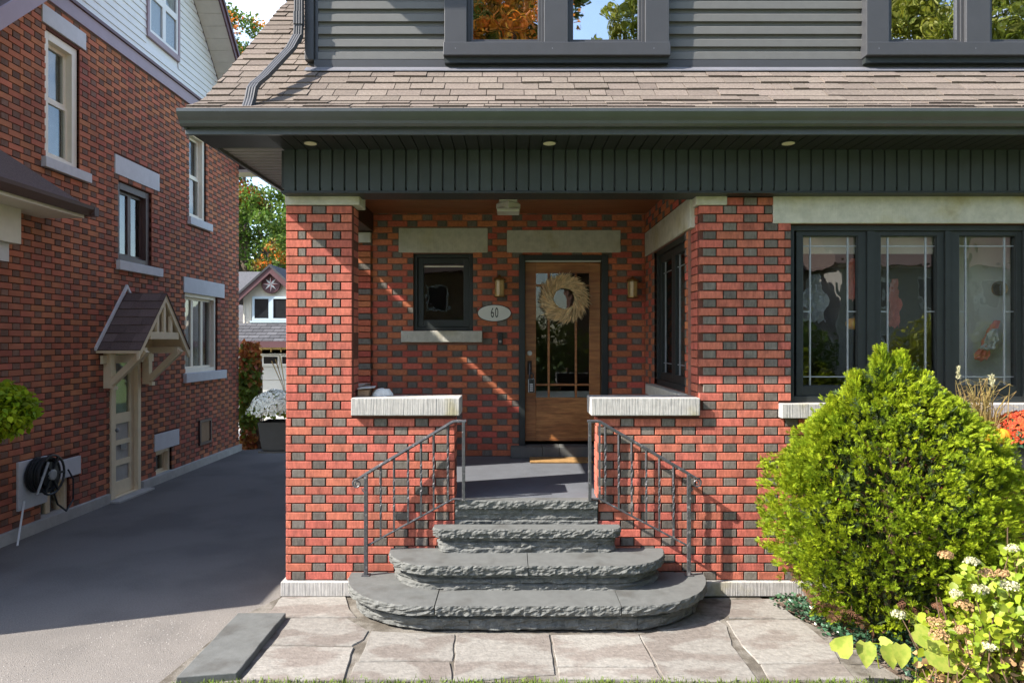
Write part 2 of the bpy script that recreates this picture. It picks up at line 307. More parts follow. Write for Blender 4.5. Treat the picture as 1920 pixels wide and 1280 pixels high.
HEART = ([(0, 0, 0), (0.22, -0.10, 0.03), (0.46, 0.10, 0.06), (0.44, 0.45, 0.05), (0.22, 0.80, 0.0), (0, 1.05, -0.10), (-0.22, 0.80, 0.0), (-0.44, 0.45, 0.05), (-0.46, 0.10, 0.06), (-0.22, -0.10, 0.03), (0, 0.45, -0.03)],
         [(10, i, i + 1) for i in range(0, 9)] + [(10, 9, 0)])
def Xp(px, Y): return (px - 960) * Y / F
def Zp(py, Y): return CAMZ - (py - 640) * Y / F
def Gp(px, py):
    Y = CAMZ * F / (py - 640); return ((px - 960) * Y / F, Y)
NXW = 4.96
def L(px, py, xw=NXW):
    Y = xw * F / (960 - px); return Y, Zp(py, Y)
# ------------------------------------------------------------------ brick layout
CH, PER, DK, GAP = 0.0662, 0.320, 0.0955, 0.0097
def lay(rects, opens, zb, nrows, phase, special=None):
    out = []
    for k in range(nrows):
        z0, z1 = zb + k * CH + 0.0045, zb + (k + 1) * CH - 0.0045; zc = (z0 + z1) / 2
        for (a, b, lo, hi) in rects:
            if not (lo < zc < hi): continue
            z1r = min(z1, hi - 0.003); ivs = [(a, b)]
            for (oa, ob, ol, oh) in opens:
                if ol < zc < oh:
                    nv = []
                    for (p, q) in ivs:
                        if ob <= p or oa >= q: nv.append((p, q)); continue
                        if oa > p: nv.append((p, oa))
                        if ob < q: nv.append((ob, q))
                    ivs = nv
            for (p, q) in ivs:
                pcs = None
                if special: pcs = special(k, p, q, zc)
                if pcs is None:
                    pcs = []; c = phase + (k % 2) * PER / 2; n0 = math.floor((p - c) / PER) - 1
                    for n in range(n0, n0 + int((q - p) / PER) + 4):
                        cc = c + n * PER
                        for (u, v, d) in ((cc - DK / 2, cc + DK / 2, 1), (cc + DK / 2 + GAP, cc + PER - DK / 2 - GAP, 0)):
                            u2, v2 = max(u, p), min(v, q)
                            if v2 - u2 > 0.022: pcs.append((u2, v2, d))
                for (u, v, d) in pcs: out.append((u, v, z0, z1r, d, k))
    return out
BM = {}
def brick_mesh(Lc, h, d, orient, mats):
    Lc = round(Lc, 3); h = round(h, 3); key = (Lc, h, d, orient, mats[0].name)
    if key not in BM:
        g = G(); w = 0.055; e = 0.0025
        # a box with a small chamfer round its outer face
        if orient == '-y':
            o_ = [(0, e), (Lc, e), (Lc, e), (0, e)]
            vs = [(0, e, 0), (Lc, e, 0), (Lc, e, h), (0, e, h), (e, 0, e), (Lc - e, 0, e), (Lc - e, 0, h - e), (e, 0, h - e), (0, w, 0), (Lc, w, 0), (Lc, w, h), (0, w, h)]
        elif orient == '+x':
            vs = [(-e, 0, 0), (-e, Lc, 0), (-e, Lc, h), (-e, 0, h), (0, e, e), (0, Lc - e, e), (0, Lc - e, h - e), (0, e, h - e), (-w, 0, 0), (-w, Lc, 0), (-w, Lc, h), (-w, 0, h)]
        else:
            vs = [(e, Lc, 0), (e, 0, 0), (e, 0, h), (e, Lc, h), (0, Lc - e, e), (0, e, e), (0, e, h - e), (0, Lc - e, h - e), (w, Lc, 0), (w, 0, 0), (w, 0, h), (w, Lc, h)]
        fs = [(4, 5, 6, 7), (0, 1, 5, 4), (1, 2, 6, 5), (2, 3, 7, 6), (3, 0, 4, 7), (8, 9, 1, 0), (9, 10, 2, 1), (10, 11, 3, 2), (11, 8, 0, 3)]
        g.add(vs, fs); BM[key] = g.mesh('brick', mats[d])
    return BM[key]
def bricks(pieces, orient, plane, parent, mats, singles=(), g=None):
    """singles: indices built as objects; the rest joined into g"""
    sg = set(singles); g = g or G()
    for i, (u, v, z0, z1, d, k) in enumerate(pieces):
        if v - u < 0.02 or z1 - z0 < 0.012: continue
        j = random.uniform(-0.0016, 0.0016)
        me = brick_mesh(v - u, z1 - z0, d, orient, mats)
        if orient == '-y': loc = (u, plane + j, z0)
        else: loc = (plane + j, u, z0)
        if i in sg: inst('brick', me, loc, parent)
        else:
            vs = [(c.co[0] + loc[0], c.co[1] + loc[1], c.co[2] + loc[2]) for c in me.vertices]
            g.add(vs, [tuple(p.vertices) for p in me.polygons], d)
    return g
def backing(g, rects, opens, d0, d1, axis='y', mi=0):
    for (a, b, lo, hi) in rects:
        us = sorted({a, b, *[x for o in opens for x in o[:2] if a < x < b]}); zs = sorted({lo, hi, *[z for o in opens for z in o[2:] if lo < z < hi]})
        for i in range(len(zs) - 1):
            zc = (zs[i] + zs[i + 1]) / 2; run = None
            for j in range(len(us) - 1):
                uc = (us[j] + us[j + 1]) / 2
                hole = any(o[0] < uc < o[1] and o[2] < zc < o[3] for o in opens)
                if hole:
                    if run is not None: g.box(*((run, us[j], d0, d1) if axis == 'y' else (d0, d1, run, us[j])), zs[i], zs[i + 1], mi); run = None
                elif run is None: run = us[j]
            if run is not None: g.box(*((run, us[-1], d0, d1) if axis == 'y' else (d0, d1, run, us[-1])), zs[i], zs[i + 1], mi)
    return g
# ================================================================== GROUND
def sheet(name, poly, z, mat, kind='structure', thick=0.0):
    g = G()
    if thick: g.prism(poly, z - thick, z, 'z')
    else: g.add([(x, y, z) for x, y in poly], [tuple(range(len(poly)))])
    o = g.build(name, mat); o['kind'] = kind; return o
sheet('ground', [(-400, -400), (400, -400), (400, 600), (-400, 600)], -0.06, m_lawn)
sheet('driveway', [(-4.955, -6.0), (-1.80, -6.0), (-1.80, 17.62), (-4.955, 17.62)], -0.012, m_asph)
sheet('driveway_apron', [(-9.5, 17.0), (-4.96, 13.6), (-4.96, 17.64), (-9.5, 17.64)], -0.006, m_conc)
sheet('street', [(-200, -13.5), (200, -13.5), (200, -7.8), (-200, -7.8)], -0.05, m_asph)
sheet('pavement', [(-200, -7.6), (200, -7.6), (200, -6.0), (-200, -6.0)], 0.0, m_conc, thick=0.05)
sheet('garden_bed', [(1.90, 5.39), (2.06, 5.10), (2.22, 4.3), (2.30, 3.0), (8, 3.0), (8, 5.39)], -0.02, m_soil)
# walkway: joint bed and flagstones
walk = G().prism([(-1.80, 5.37), (-1.96, 4.98), (-2.05, 4.03), (2.30, 4.03), (2.19, 4.6), (2.02, 5.05), (1.92, 5.37)], -0.05, -0.010, 'z').build('walkway', m_joint)
walk['kind'] = 'structure'
FLAGS = [[(530, 1117), (647, 1117), (654, 1140), (666, 1155), (500, 1155)],
 [(546, 1158), (650, 1158), (690, 1181), (681, 1197), (659, 1208), (514, 1206)],
 [(508, 1211), (662, 1213), (654, 1237), (643, 1273), (455, 1273)],
 [(698, 1182), (852, 1188), (847, 1236), (674, 1237)],
 [(668, 1241), (842, 1241), (846, 1273), (655, 1273)],
 [(858, 1188), (1028, 1188), (1038, 1262), (960, 1266), (900, 1273), (852, 1273)],
 [(1035, 1189), (1196, 1187), (1226, 1247), (1046, 1246)],
 [(1048, 1251), (1226, 1251), (1240, 1273), (1050, 1273)],
 [(1202, 1189), (1344, 1160), (1362, 1172), (1372, 1208), (1420, 1273), (1250, 1273)],
 [(1372, 1124), (1448, 1122), (1492, 1158), (1368, 1157)],
 [(1364, 1162), (1498, 1161), (1560, 1211), (1574, 1240), (1424, 1240), (1392, 1206)],
 [(1428, 1244), (1580, 1244), (1604, 1273), (1444, 1273)]]
def irregular(poly, amp=0.012, step=0.07):
    out = []
    for i in range(len(poly)):
        a, b = Vector((*poly[i], 0)), Vector((*poly[(i + 1) % len(poly)], 0)); n = max(1, int((b - a).length / step))
        for k in range(n):
            p = a.lerp(b, k / n); s = amp if k else amp * 0.5
            out.append((p.x + s * mnoise.noise(p * 9), p.y + s * mnoise.noise(p * 9 + Vector((7, 3, 1)))))
    return out
for fp in FLAGS:
    q_ = [Gp(x, y) for x, y in fp]; mx_, my_ = sum(a for a, b in q_) / len(q_), sum(b for a, b in q_) / len(q_)
    g = G(); po = irregular([(mx_ + (a - mx_) * 1.022, my_ + (b - my_) * 1.018) for a, b in q_], 0.008); cx = sum(p[0] for p in po) / len(po); cy = sum(p[1] for p in po) / len(po)
    h = random.uniform(-0.002, 0.004); n = len(po)
    top = [(cx + (x - cx) * 0.985, cy + (y - cy) * 0.985, h) for x, y in po]
    v = [(x, y, -0.011) for x, y in po] + [(x, y, h - 0.006) for x, y in po] + top
    f = [(i, (i + 1) % n, (i + 1) % n + n, i + n) for i in range(n)] + [(i + n, (i + 1) % n + n, (i + 1) % n + 2 * n, i + 2 * n) for i in range(n)] + [tuple(range(2 * n, 3 * n))]
    g.add(v, f).build('flagstone', m_flag, walk)
slab = G().prism(irregular([Gp(446, 1157), Gp(536, 1157), Gp(444, 1271), Gp(330, 1280)], 0.006), -0.03, 0.035, 'z').build('stone_slab', m_step, None, bevel=0.006)
tag(slab, 'smooth dark grey stone slab lying between the driveway and the pale flagstones', 'stone slab')
# loose grit on the drive edge
gp = []
for i in range(2600):
    x, y = random.uniform(-3.4, -1.9), random.uniform(4.0, 4.95)
    if mnoise.noise(Vector((x * 1.6, y * 1.6, 2))) + 0.45 * (x + 3.0) - 0.12 > random.uniform(-0.3, 0.8): gp.append((x, y, -0.012))
gp = np.array(gp); tv = [(-.5, -.5, 0), (.5, -.4, 0), (.4, .5, 0), (-.5, .4, 0), (0, 0, .6)]
V_, F_ = scatter(gp, np.tile([0, 1, 0], (len(gp), 1)) + np.random.normal(size=(len(gp), 3)) * [1, 1, 0.0], tv, [(0, 1, 4), (1, 2, 4), (2, 3, 4), (3, 0, 4)], np.random.uniform(0.003, 0.009, len(gp)), nrm=np.tile([0, 0, 1.0], (len(gp), 1)))
o = np_obj('gravel', V_, F_, m_grit); tag(o, 'loose pale grit scattered along the sunlit driveway edge', 'gravel', kind='stuff')
# ================================================================== MAIN HOUSE
YF, YB = 5.395, 7.41
house = T('brick_house', 'red brick house with recessed front porch, charcoal trim and taupe shingle skirt roof', 'house', (1.2, YF, 0))
f_rects = [(-1.76, -1.245, 0.115, 3.028), (-1.245, -0.448, 0.115, 1.397), (0.672, 1.46, 0.115, 1.397), (1.46, 5.2, 0.115, 3.12)]
f_open = [(2.17, 4.06, 1.46, 2.885), (2.03, 5.3, 2.885, 3.125), (1.43, 1.672, 3.028, 3.125), (2.075, 5.3, 1.377, 1.493)]
for r_ in ([f_rects[0], f_rects[1]], [f_rects[2], f_rects[3]]):
    backing(G(), r_, [(2.17, 4.06, 1.46, 2.885)], YF + 0.017, YF + 0.225).build('wall', m_mort, house)
b_rects = [(-1.76, 1.42, 0.60, 3.36)]
b_open = [(-1.055, -0.416, 2.084, 2.91), (0.074, 1.026, 0.60, 2.893), (-1.214, -0.257, 2.916, 3.184), (-1.18, -0.314, 1.959, 2.084), (-0.057, 1.163, 2.916, 3.161)]
backing(G(), [(-1.76, 1.60, 0.60, 3.36)], [b_open[0], b_open[1]], YB + 0.009, YB + 0.25).build('wall', m_mort2, house)
s_rects = [(YF + 0.2255, YB + 0.009, 0.60, 3.36)]
s_open = [(5.70, 6.96, 1.545, 2.87), (5.5, 7.38, 2.87, 3.12), (5.62, 7.0, 1.44, 1.545)]
backing(G(), s_rects, [s_open[0]], 1.429, 1.66, 'x').build('wall', m_mort2, house)
c0 = Xp(598, YF)
def pier_special(k, p, q, zc):
    if abs(p + 1.76) > 0.01: return None
    P = lambda a, b, d: (Xp(a, YF), Xp(b, YF), d)
    if k % 2 == 1:
        if zc > 1.397: return [P(536.5, 584, 0), P(586.5, 610, 1), P(612.5, 659.5, 0)]
        return None
    if zc > 1.397: return [P(536.5, 558, 0), P(560, 572.5, 1), P(575, 622.5, 0), P(625, 637.5, 1), P(640, 659.5, 0)]
    return None
# merge pier and left parapet below the cap so the bond runs through
f_rects2 = [(-1.76, -0.448, 0.115, 1.397), (-1.76, -1.245, 1.397, 3.028), (0.672, 5.0, 0.115, 1.397), (1.46, 5.0, 1.397, 3.12)]
pf = lay(f_rects2, f_open, 0.115, 46, c0 + PER / 2, pier_special)
pf = [p for p in pf if not (p[0] > 2.5 and p[3] < 1.35 and p[0] > 4.2)]
order = [i for i, p in enumerate(pf) if (p[0] < -0.4) or (0.6 < p[0] < 2.0)]
order.sort(key=lambda i: (0 if pf[i][0] < -0.4 else 1 + abs(pf[i][2] - 1.0), pf[i][1] - pf[i][0] < 0.06))
sing = [i for i in order if not (pf[i][2] < 0.3 and -1.0 < pf[i][0] < 1.2)][:300]
gst = bricks(pf, '-y', YF, house, [m_red, m_blk], sing)
# sides of the pier and parapet ends
for (xp, pl, lo, hi) in ((YF + 0.003, -1.245, 1.53, 3.028), (YF + 0.003, -0.448, 0.60, 1.397)):
    rows = [(YF + 0.06, YF + 0.225, CH * k + 0.115 + .0045, CH * (k + 1) + 0.115 - .0045, 0, k) for k in range(46) if lo < 0.115 + CH * (k + .5) < hi]
    bricks(rows, '+x', pl + 0.0005, house, [m_red, m_blk], (), gst)
for (pl, lo, hi) in ((0.672, 0.60, 1.397), (1.455, 1.53, 3.028)):
    rows = [(YF + 0.06, YF + 0.225, CH * k + 0.115 + .0045, CH * (k + 1) + 0.115 - .0045, 0, k) for k in range(46) if lo < 0.115 + CH * (k + .5) < hi]
    bricks(rows, '-x', pl - 0.006, house, [m_red, m_blk], (), gst)
gsb = G()
pb = lay(b_rects, b_open, 0.745, 40, Xp(689, YB))
bricks(pb, '-y', YB, house, [m_redb, m_blk], (), gsb)
ps = lay([(YF + 0.235, YB - 0.004, 0.745, 3.34)], s_open, 0.745, 40, 5.55)
bricks(ps, '-x', 1.42, house, [m_redb, m_blk], (), gsb)
# pilaster at the back left of the porch
prow = [(-1.74, -1.51, 0.745 + CH * k + .0045, 0.745 + CH * (k + 1) - .0045, 0, k) for k in range(34)]
bricks([((-1.74 if k % 2 else -1.64), -1.505, a, b, 0 if k % 2 else k % 4 == 2, k) for (_, _, a, b, _, k) in prow], '-y', YB - 0.035, house, [m_redb, m_blk], (), gsb)
bs = G(); n_ = len(gst.V); bs.V = gst.V + gsb.V; bs.Fc = gst.Fc + [tuple(i + n_ for i in f) for f in gsb.Fc]; bs.Mi = gst.Mi + [m + 2 for m in gsb.Mi]
o = bs.build('brickwork', [m_red, m_blk, m_redb, m_blk], house); o['kind'] = 'stuff'
def stone(name, a, b, y0, y1, z0, z1, mat=m_stone, bev=0.006): return G().box(a, b, y0, y1, z0, z1).build(name, mat, house, bevel=bev)
stone('foundation_stone', -1.79, -1.20, YF - 0.035, YF + 0.2, 0, 0.112, m_stonew)
stone('foundation_stone', 1.36, 5.2, YF - 0.035, YF + 0.2, 0, 0.112, m_stonew)
stone('capital', -1.765, -1.185, YF - 0.012, YF + 0.215, 3.030, 3.136)
stone('capital', 1.43, 1.672, YF - 0.012, YF + 0.21, 3.030, 3.125)
stone('parapet_cap', -1.243, -0.405, YF - 0.045, YF + 0.26, 1.397, 1.534, m_stonew)
stone('parapet_cap', 0.612, 1.452, YF - 0.045, YF + 0.26, 1.397, 1.534, m_stonew)
stone('lintel', 2.032, 5.2, YF - 0.008, YF + 0.2, 2.888, 3.112)
stone('window_sill', 2.075, 5.2, YF - 0.075, YF + 0.16, 1.379, 1.491, m_stonew)
stone('lintel', -1.212, -0.259, YB - 0.006, YB + 0.2, 2.918, 3.182)
stone('lintel', -0.055, 1.161, YB - 0.006, YB + 0.2, 2.918, 3.159)
stone('window_sill', -1.178, -0.316, YB - 0.06, YB + 0.15, 1.961, 2.082)
G().box(1.412, 1.62, 5.502, 7.378, 2.873, 3.118).build('lintel', m_stone, house, bevel=0.005)
G().box(1.35, 1.60, 5.64, 7.02, 1.442, 1.543).build('window_sill', m_stone, house, bevel=0.005)
G().box(-1.76, -1.50, YB - 0.055, YB + 0.0, 3.02, 3.127).build('capital', m_stone, house, bevel=0.005)
G().box(-1.72, -1.48, YF + 0.226, YB - 0.004, 3.14, 3.345).build('porch_beam', m_dkwood, house)
# porch floor, ceiling, body of the house (side and rear walls)
G().box(-1.75, 1.427, YF + 0.05, YB + 0.008, 0.60, 0.744).build('porch_floor', m_slate, house)
cg = G()
for k in range(20):
    y = YF + 0.02 + k * 0.102
    G().box(-1.76, 1.43, y, y + 0.099, 3.335, 3.36).build('ceiling_plank', m_ceil, house)
body = G()
G().box(-1.76, -1.52, YF + 0.23, YB - .06, 0.0, 1.40).build('side_parapet', m_mort, house)
body.box(-1.76, -1.52, YB + 0.26, 13.0, 0.0, 3.42); body.box(-1.52, 6.6, 12.8, 13.0, 0.0, 3.42); body.box(5.2, 5.4, YF + 0.02, 12.8, 0, 3.42)
body.build('rear_wall', m_mort, house)
G().box(-1.80, -1.50, YF + 0.262, YB - 0.06, 1.40, 1.53).build('parapet_cap', m_stonew, house)
# dark interior rooms
rm = G()
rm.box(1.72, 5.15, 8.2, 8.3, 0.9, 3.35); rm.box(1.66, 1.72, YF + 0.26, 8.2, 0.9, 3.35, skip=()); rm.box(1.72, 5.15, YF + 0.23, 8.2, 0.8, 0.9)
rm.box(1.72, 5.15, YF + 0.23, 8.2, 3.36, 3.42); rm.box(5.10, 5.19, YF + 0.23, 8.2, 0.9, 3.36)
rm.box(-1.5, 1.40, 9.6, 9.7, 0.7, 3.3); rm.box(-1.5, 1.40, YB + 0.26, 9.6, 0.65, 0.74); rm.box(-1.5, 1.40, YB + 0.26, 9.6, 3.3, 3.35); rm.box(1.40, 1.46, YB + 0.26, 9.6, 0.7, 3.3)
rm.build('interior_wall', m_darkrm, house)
# ---- frieze, soffit, fascia, gutter
YFR, ZS = 5.27, 3.425
x = -1.735; i = 0
G().box(-1.755, 5.2, YFR + 0.012, YF + 0.20, 3.136, ZS - 0.002).build('frieze_board', m_black, house)
sl = G().prism([(0, 0), (0.085, 0), (0.085, 0.02), (0, 0.02)], 0, 0.30, 'z')
slat = G(); slat.add([(0.004, 0, 0), (0.082, 0, 0), (0.082, 0, .31), (0.004, 0, .31), (0, .011, 0), (.086, .011, 0), (.086, .011, .31), (0, .011, .31)],
                     [(0, 1, 2, 3), (4, 0, 3, 7), (1, 5, 6, 2), (0, 4, 5, 1), (3, 2, 6, 7)])
me_slat = slat.mesh('frieze_slat', m_slat)
me_sof = G().box(0, 0.086, 0, YFR - 4.845, 0, 0.012).mesh('soffit_slat', m_soff)
while x < 5.1:
    inst('frieze_slat', me_slat, (x, YFR, 3.116), house)
    inst('soffit_slat', me_sof, (x, 4.842, ZS), house)
    x += 0.0933
G().box(-1.755, 5.2, YFR - 0.006, YFR + 0.24, 3.095, 3.115).build('frieze_trim', m_black, house, bevel=0.003)
G().box(-2.27, 5.2, 4.84, YFR, ZS + 0.0135, ZS + 0.03).build('soffit_backing', m_black, house)
me_ss = G().box(-2.25, -1.757, 0, 0.070, 0, 0.012).mesh('side_soffit_slat', m_soffg)
G().box(-2.25, -1.765, YF - 0.1, 12.9, 3.482, 3.50).build('soffit_backing', m_black, house)
for k in range(46): inst('side_soffit_slat', me_ss, (0, 4.92 + k * 0.0955, 3.468), house)
G().box(-2.275, -2.25, 4.80, 12.9, 3.44, 3.56).build('side_fascia', m_gut, house)
G().box(-2.27, 5.2, 4.815, 4.84, 3.405, 3.53).build('fascia', m_gut, house, bevel=0.003)
pr = [(4.812, 3.548), (4.812, 3.452), (4.765, 3.448), (4.748, 3.462), (4.742, 3.480), (4.722, 3.500), (4.706, 3.520), (4.700, 3.530), (4.700, 3.552), (4.712, 3.552), (4.712, 3.538), (4.724, 3.505), (4.756, 3.470), (4.800, 3.466), (4.800, 3.548)]
gut = G().prism(pr, -2.275, 5.2, 'x').build('gutter', m_gut, house)
G().prism([(4.812, 3.545), (4.812, 3.452), (4.765, 3.448), (4.742, 3.480), (4.706, 3.520), (4.700, 3.545)], -2.280, -2.275, 'x').build('end_cap', m_gut, gut)
me_dl = G().lathe((0, 0, 0), [(0.045, 0.0), (0.045, 0.004), (0.040, 0.006)], 20).mesh('downlight', m_lampw)
me_dr = G().lathe((0, 0, 0), [(0.062, 0.0), (0.062, 0.006)], 20).mesh('trim_ring', m_soff)
for px in (582, 1030, 1478):
    lb = {582: 'leftmost small round soffit downlight above the brick pier', 1030: 'middle small round soffit downlight above the porch opening', 1478: 'rightmost small round soffit downlight above the big stone lintel'}[px]
    t_ = T('soffit_downlight', lb, 'downlight', (Xp(px, 5.07), 5.07, ZS), 'round downlights in the porch soffit')
    inst('lens', me_dl, (Xp(px, 5.07), 5.07, ZS - 0.012), t_); inst('trim_ring', me_dr, (Xp(px, 5.07), 5.07, ZS - 0.007), t_)
# ---- skirt roof and main roof
prof = [(4.748, 3.545), (5.14, 3.755), (5.63, 4.185), (8.6, 6.81)]
def rp(s):
    for (a, b) in zip(prof, prof[1:]):
        l = math.hypot(b[0] - a[0], b[1] - a[1])
        if s <= l: return (a[0] + (b[0] - a[0]) * s / l, a[1] + (b[1] - a[1]) * s / l, math.atan2(b[1] - a[1], b[0] - a[0]))
        s -= l
    return (b[0], b[1], math.atan2(b[1] - a[1], b[0] - a[0]))
roof = G()
roof.prism([(4.76, 3.52), (5.14, 3.735), (5.63, 4.165), (5.63, 3.60), (4.84, 3.50)], -2.262, 5.2, 'x')
roof.prism([(5.63, 4.165), (8.6, 6.79), (11.6, 4.165), (12.9, 3.55), (5.63, 3.60)], -2.262, -1.67, 'x')
roof.prism([(5.86, 4.30), (8.6, 6.79), (11.6, 4.165), (12.9, 3.55), (5.86, 3.60)], -1.67, 5.2, 'x')
roof = roof.build('roof', m_shing2, house)
EXPO = 0.1275
def shingle(par, u, w, s, th, mat, side=None, drop=0.0):
    y, z, a = rp(s); y2, z2, a2 = rp(s + EXPO + 0.03)
    a2 = math.atan2(z2 - z, y2 - y); cy, sy = math.cos(a2), math.sin(a2); ln = EXPO + 0.03
    sk = random.uniform(-0.003, 0.003)
    def P(uu, l, h): return (uu, y + l * cy - h * sy, z + l * sy + h * cy)
    g = G(); t0 = 0.011 + th
    v = [P(u, sk, 0), P(u + w, -sk, 0), P(u + w, ln, 0), P(u, ln, 0), P(u, sk, t0), P(u + w, -sk, t0), P(u + w, ln, 0.003), P(u, ln, 0.003)]
    g.add(v, [(0, 3, 2, 1), (4, 5, 6, 7), (0, 1, 5, 4), (1, 2, 6, 5), (3, 0, 4, 7)])
    return g
for r in range(30):
    s = r * EXPO; yy = rp(s)[0]
    if yy > 8.55: break
    u = -2.285 + random.uniform(-0.2, 0.0); xr = 3.75 if yy < 5.60 else -1.67
    first = True
    while u < xr:
        w = random.choice([0.13, 0.18, 0.22, 0.25, 0.28]) * random.uniform(0.9, 1.1)
        a, b = max(u, -2.285), min(u + w, xr)
        if b - a > 0.03 and yy < 7.3 or b - a > 0.03 and False:
            shingle(roof, a + 0.001, b - a - 0.006, s, random.choice([0.0, 0.0, 0.005, 0.009]), None).build('shingle', m_shing, roof)
        u += w
gs = G()
for r in range(30):
    s = r * EXPO; yy = rp(s)[0]
    for (ua, ub, c) in ((3.75, 5.2, yy < 5.6), (-2.285, -1.67, yy >= 7.3 and yy < 8.5)):
        u = ua
        while c and u < ub:
            w = random.uniform(0.18, 0.33); g1 = shingle(roof, u, min(w, ub - u) - .002, s, random.choice([0, .005]), None); gs.add(g1.V, g1.Fc); u += w
o = gs.build('distant_shingles', m_shing, roof); o['kind'] = 'stuff'
# ---- upper storey wall (dutch-lap siding), corner post, windows
YU = 5.63
up = G(); up.box(-1.667, 5.2, YU + 0.03, YU + 0.2, 4.12, 6.2); up.box(-1.667, -1.5, YU + 0.2, 8.4, 4.3, 6.2); up.build('upper_wall', m_trim, house)
G().box(-2.07, 5.2, YU - 0.05, 8.6, 6.22, 6.32).build('upper_eave', m_trim, house)
G().box(-2.07, -1.30, YU - 0.50, YU - 0.002, 5.69, 5.98).build('siding_shade_block', m_trim, house)  # added box out of view, casts the diagonal shadow on the siding
G().box(-1.675, -1.60, YU - 0.035, YU + 0.03, 4.24, 6.2).build('corner_post', m_trim, house, bevel=0.006)
G().box(-1.60, -1.568, YU - 0.01, YU + 0.03, 4.24, 6.2).build('corner_post', m_trim, house, bevel=0.003)
PH = 0.102
pp = [(0.0, 0.030), (-0.016, 0.003), (-0.016, 0.0), (0.002, -0.002)]
def plank(u0, u1, z):
    # profile (y offset, z offset), bottom to top
    q = [(0.004, 0.0), (-0.026, 0.0), (-0.024, 0.056), (-0.002, 0.074), (-0.002, PH + 0.004), (0.02, PH + 0.004), (0.02, 0.0)]
    return G().prism([(YU + a, z + b) for a, b in q], u0, u1, 'x').build('siding_plank', m_side, house)
bays = [(-0.54, 1.255), (2.83, 4.62)]
secs = [(-1.568, -0.54), (1.255, 2.83), (4.62, 5.2)]
for (a, b) in secs:
    z = 4.250; first = True
    while z < 5.9: plank(a, b, z); z += PH
G().box(-1.60, 5.2, YU - 0.028, YU + 0.03, 4.175, 4.245).build('flashing', m_trim, house)
G().prism([(YU - 0.034, 4.175), (YU - 0.034, 4.182), (YU - 0.09, 4.138), (YU - 0.09, 4.131)], -1.66, 5.2, 'x').build('flashing', m_flash, house)
YW = YU - 0.10
def up_window(a, b):
    t_ = G().box(a, b, YW + 0.02, YU + 0.02, 4.20, 4.246)
    t_ = t_.build('window', m_black, house)
    G().box(a - 0.008, b + 0.008, YW - 0.015, YU, 4.246, 4.352).build('sill', m_trim, t_, bevel=0.005)
    s1 = a + (875 - 833) * .004254; e1 = a + (1020 - 833) * .004254; s2 = a + (1065 - 833) * .004254; e2 = a + (1210 - 833) * .004254
    for (p, q) in ((a, s1), (e1, s2), (e2, b)): G().box(p, q, YW, YU + 0.02, 4.3525, 6.1).build('casing', m_trim, t_, bevel=0.004)
    for (p, q) in ((s1, e1), (s2, e2)):
        sa = G().ring(p + 0.001, q - 0.001, 4.353, 5.7, 0.022, YW + 0.035, YU + 0.02).ring(p + 0.024, q - 0.024, 4.376, 5.67, 0.022, YW + 0.05, YU + 0.02).build('sash', m_trim, t_, bevel=0.002)
        G().box(p + 0.044, q - 0.044, YW + 0.072, YW + 0.076, 4.397, 5.65).build('glass_pane', g_up, sa)
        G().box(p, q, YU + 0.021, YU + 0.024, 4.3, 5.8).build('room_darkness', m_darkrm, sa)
    for px_ in (0.05, 0.48, 0.93):
        G().lathe((a + (b - a) * px_, YW - 0.016, 4.30), [(0.004, 0), (0.004, 0.003)], 8, 'y').build('screw', m_flash, t_)
for (a, b) in bays: up_window(a, b)
# ---- downspout
ds = G()
def dpath(c, hw=0.033, hd=0.026):
    g = G(); n = len(c); per = []
    for k in range(8): per.append((-hw + 2 * hw * k / 7, -hd - (0.004 if k % 2 else 0)))
    per += [(hw, hd), (-hw, hd)]
    m = len(per)
    for (x0, y0, z0) in c:
        g.V += [(x0 + p[0], y0 + p[1], z0) for p in per]
    for i in range(n - 1):
        for k in range(m): g.Fc.append((i * m + k, i * m + (k + 1) % m, (i + 1) * m + (k + 1) % m, (i + 1) * m + k)); g.Mi.append(0)
    return g
dsp = dpath([(-1.708, 5.56, 6.2), (-1.708, 5.56, 4.56), (-1.712, 5.555, 4.42), (-1.725, 5.53, 4.35)]).build('downspout', m_spout, house)
dpath([(-1.708, 5.555, 4.60), (-1.708, 5.555, 4.50)], 0.036, 0.03).build('coupling', m_spout, dsp)
dpath([(-1.716, 5.545, 4.41), (-1.74, 5.45, 4.27), (-1.83, 5.13, 3.93), (-1.862, 5.02, 3.83)]).build('elbow_pipe', m_spout, dsp)
dpath([(-1.858, 5.03, 3.84), (-1.868, 4.99, 3.79), (-1.872, 4.96, 3.70), (-1.868, 4.86, 3.56)]).build('spout_end', m_spout, dsp)
# ---- big leaded window
YG = 5.50
bw = G().ring(2.17, 4.06, 1.495, 2.884, 0.045, YF + 0.05, YF + 0.19).build('window', m_black, house, bevel=0.003)
def sash(x0, x1, z0, z1, par, gx, gz, y=YG, vert=(), hor=(), shorts=(), gm=None):
    """x0..x1,z0..z1 outer; gx, gz glass extents"""
    s_ = G()
    s_.box(x0, gx[0], y - 0.035, y + 0.02, z0, z1); s_.box(gx[1], x1, y - 0.035, y + 0.02, z0, z1)
    s_.box(gx[0], gx[1], y - 0.035, y + 0.02, gz[1], z1); s_.box(gx[0], gx[1], y - 0.035, y + 0.02, z0, gz[0])
    s_.ring(gx[0], gx[1], gz[0], gz[1], 0.007, y - 0.028, y - 0.022)
    s_ = s_.build('sash', m_black, par, bevel=0.002)
    return s_
panes = [(1490, 1620, 1501.7, 1605, 1518.7, 1589), (1635, 1765, 1646.7, 1751.7, 1664, 1735), (1775, 1912, 1793, 1900, 1810, 1882.7)]
K = YG / F
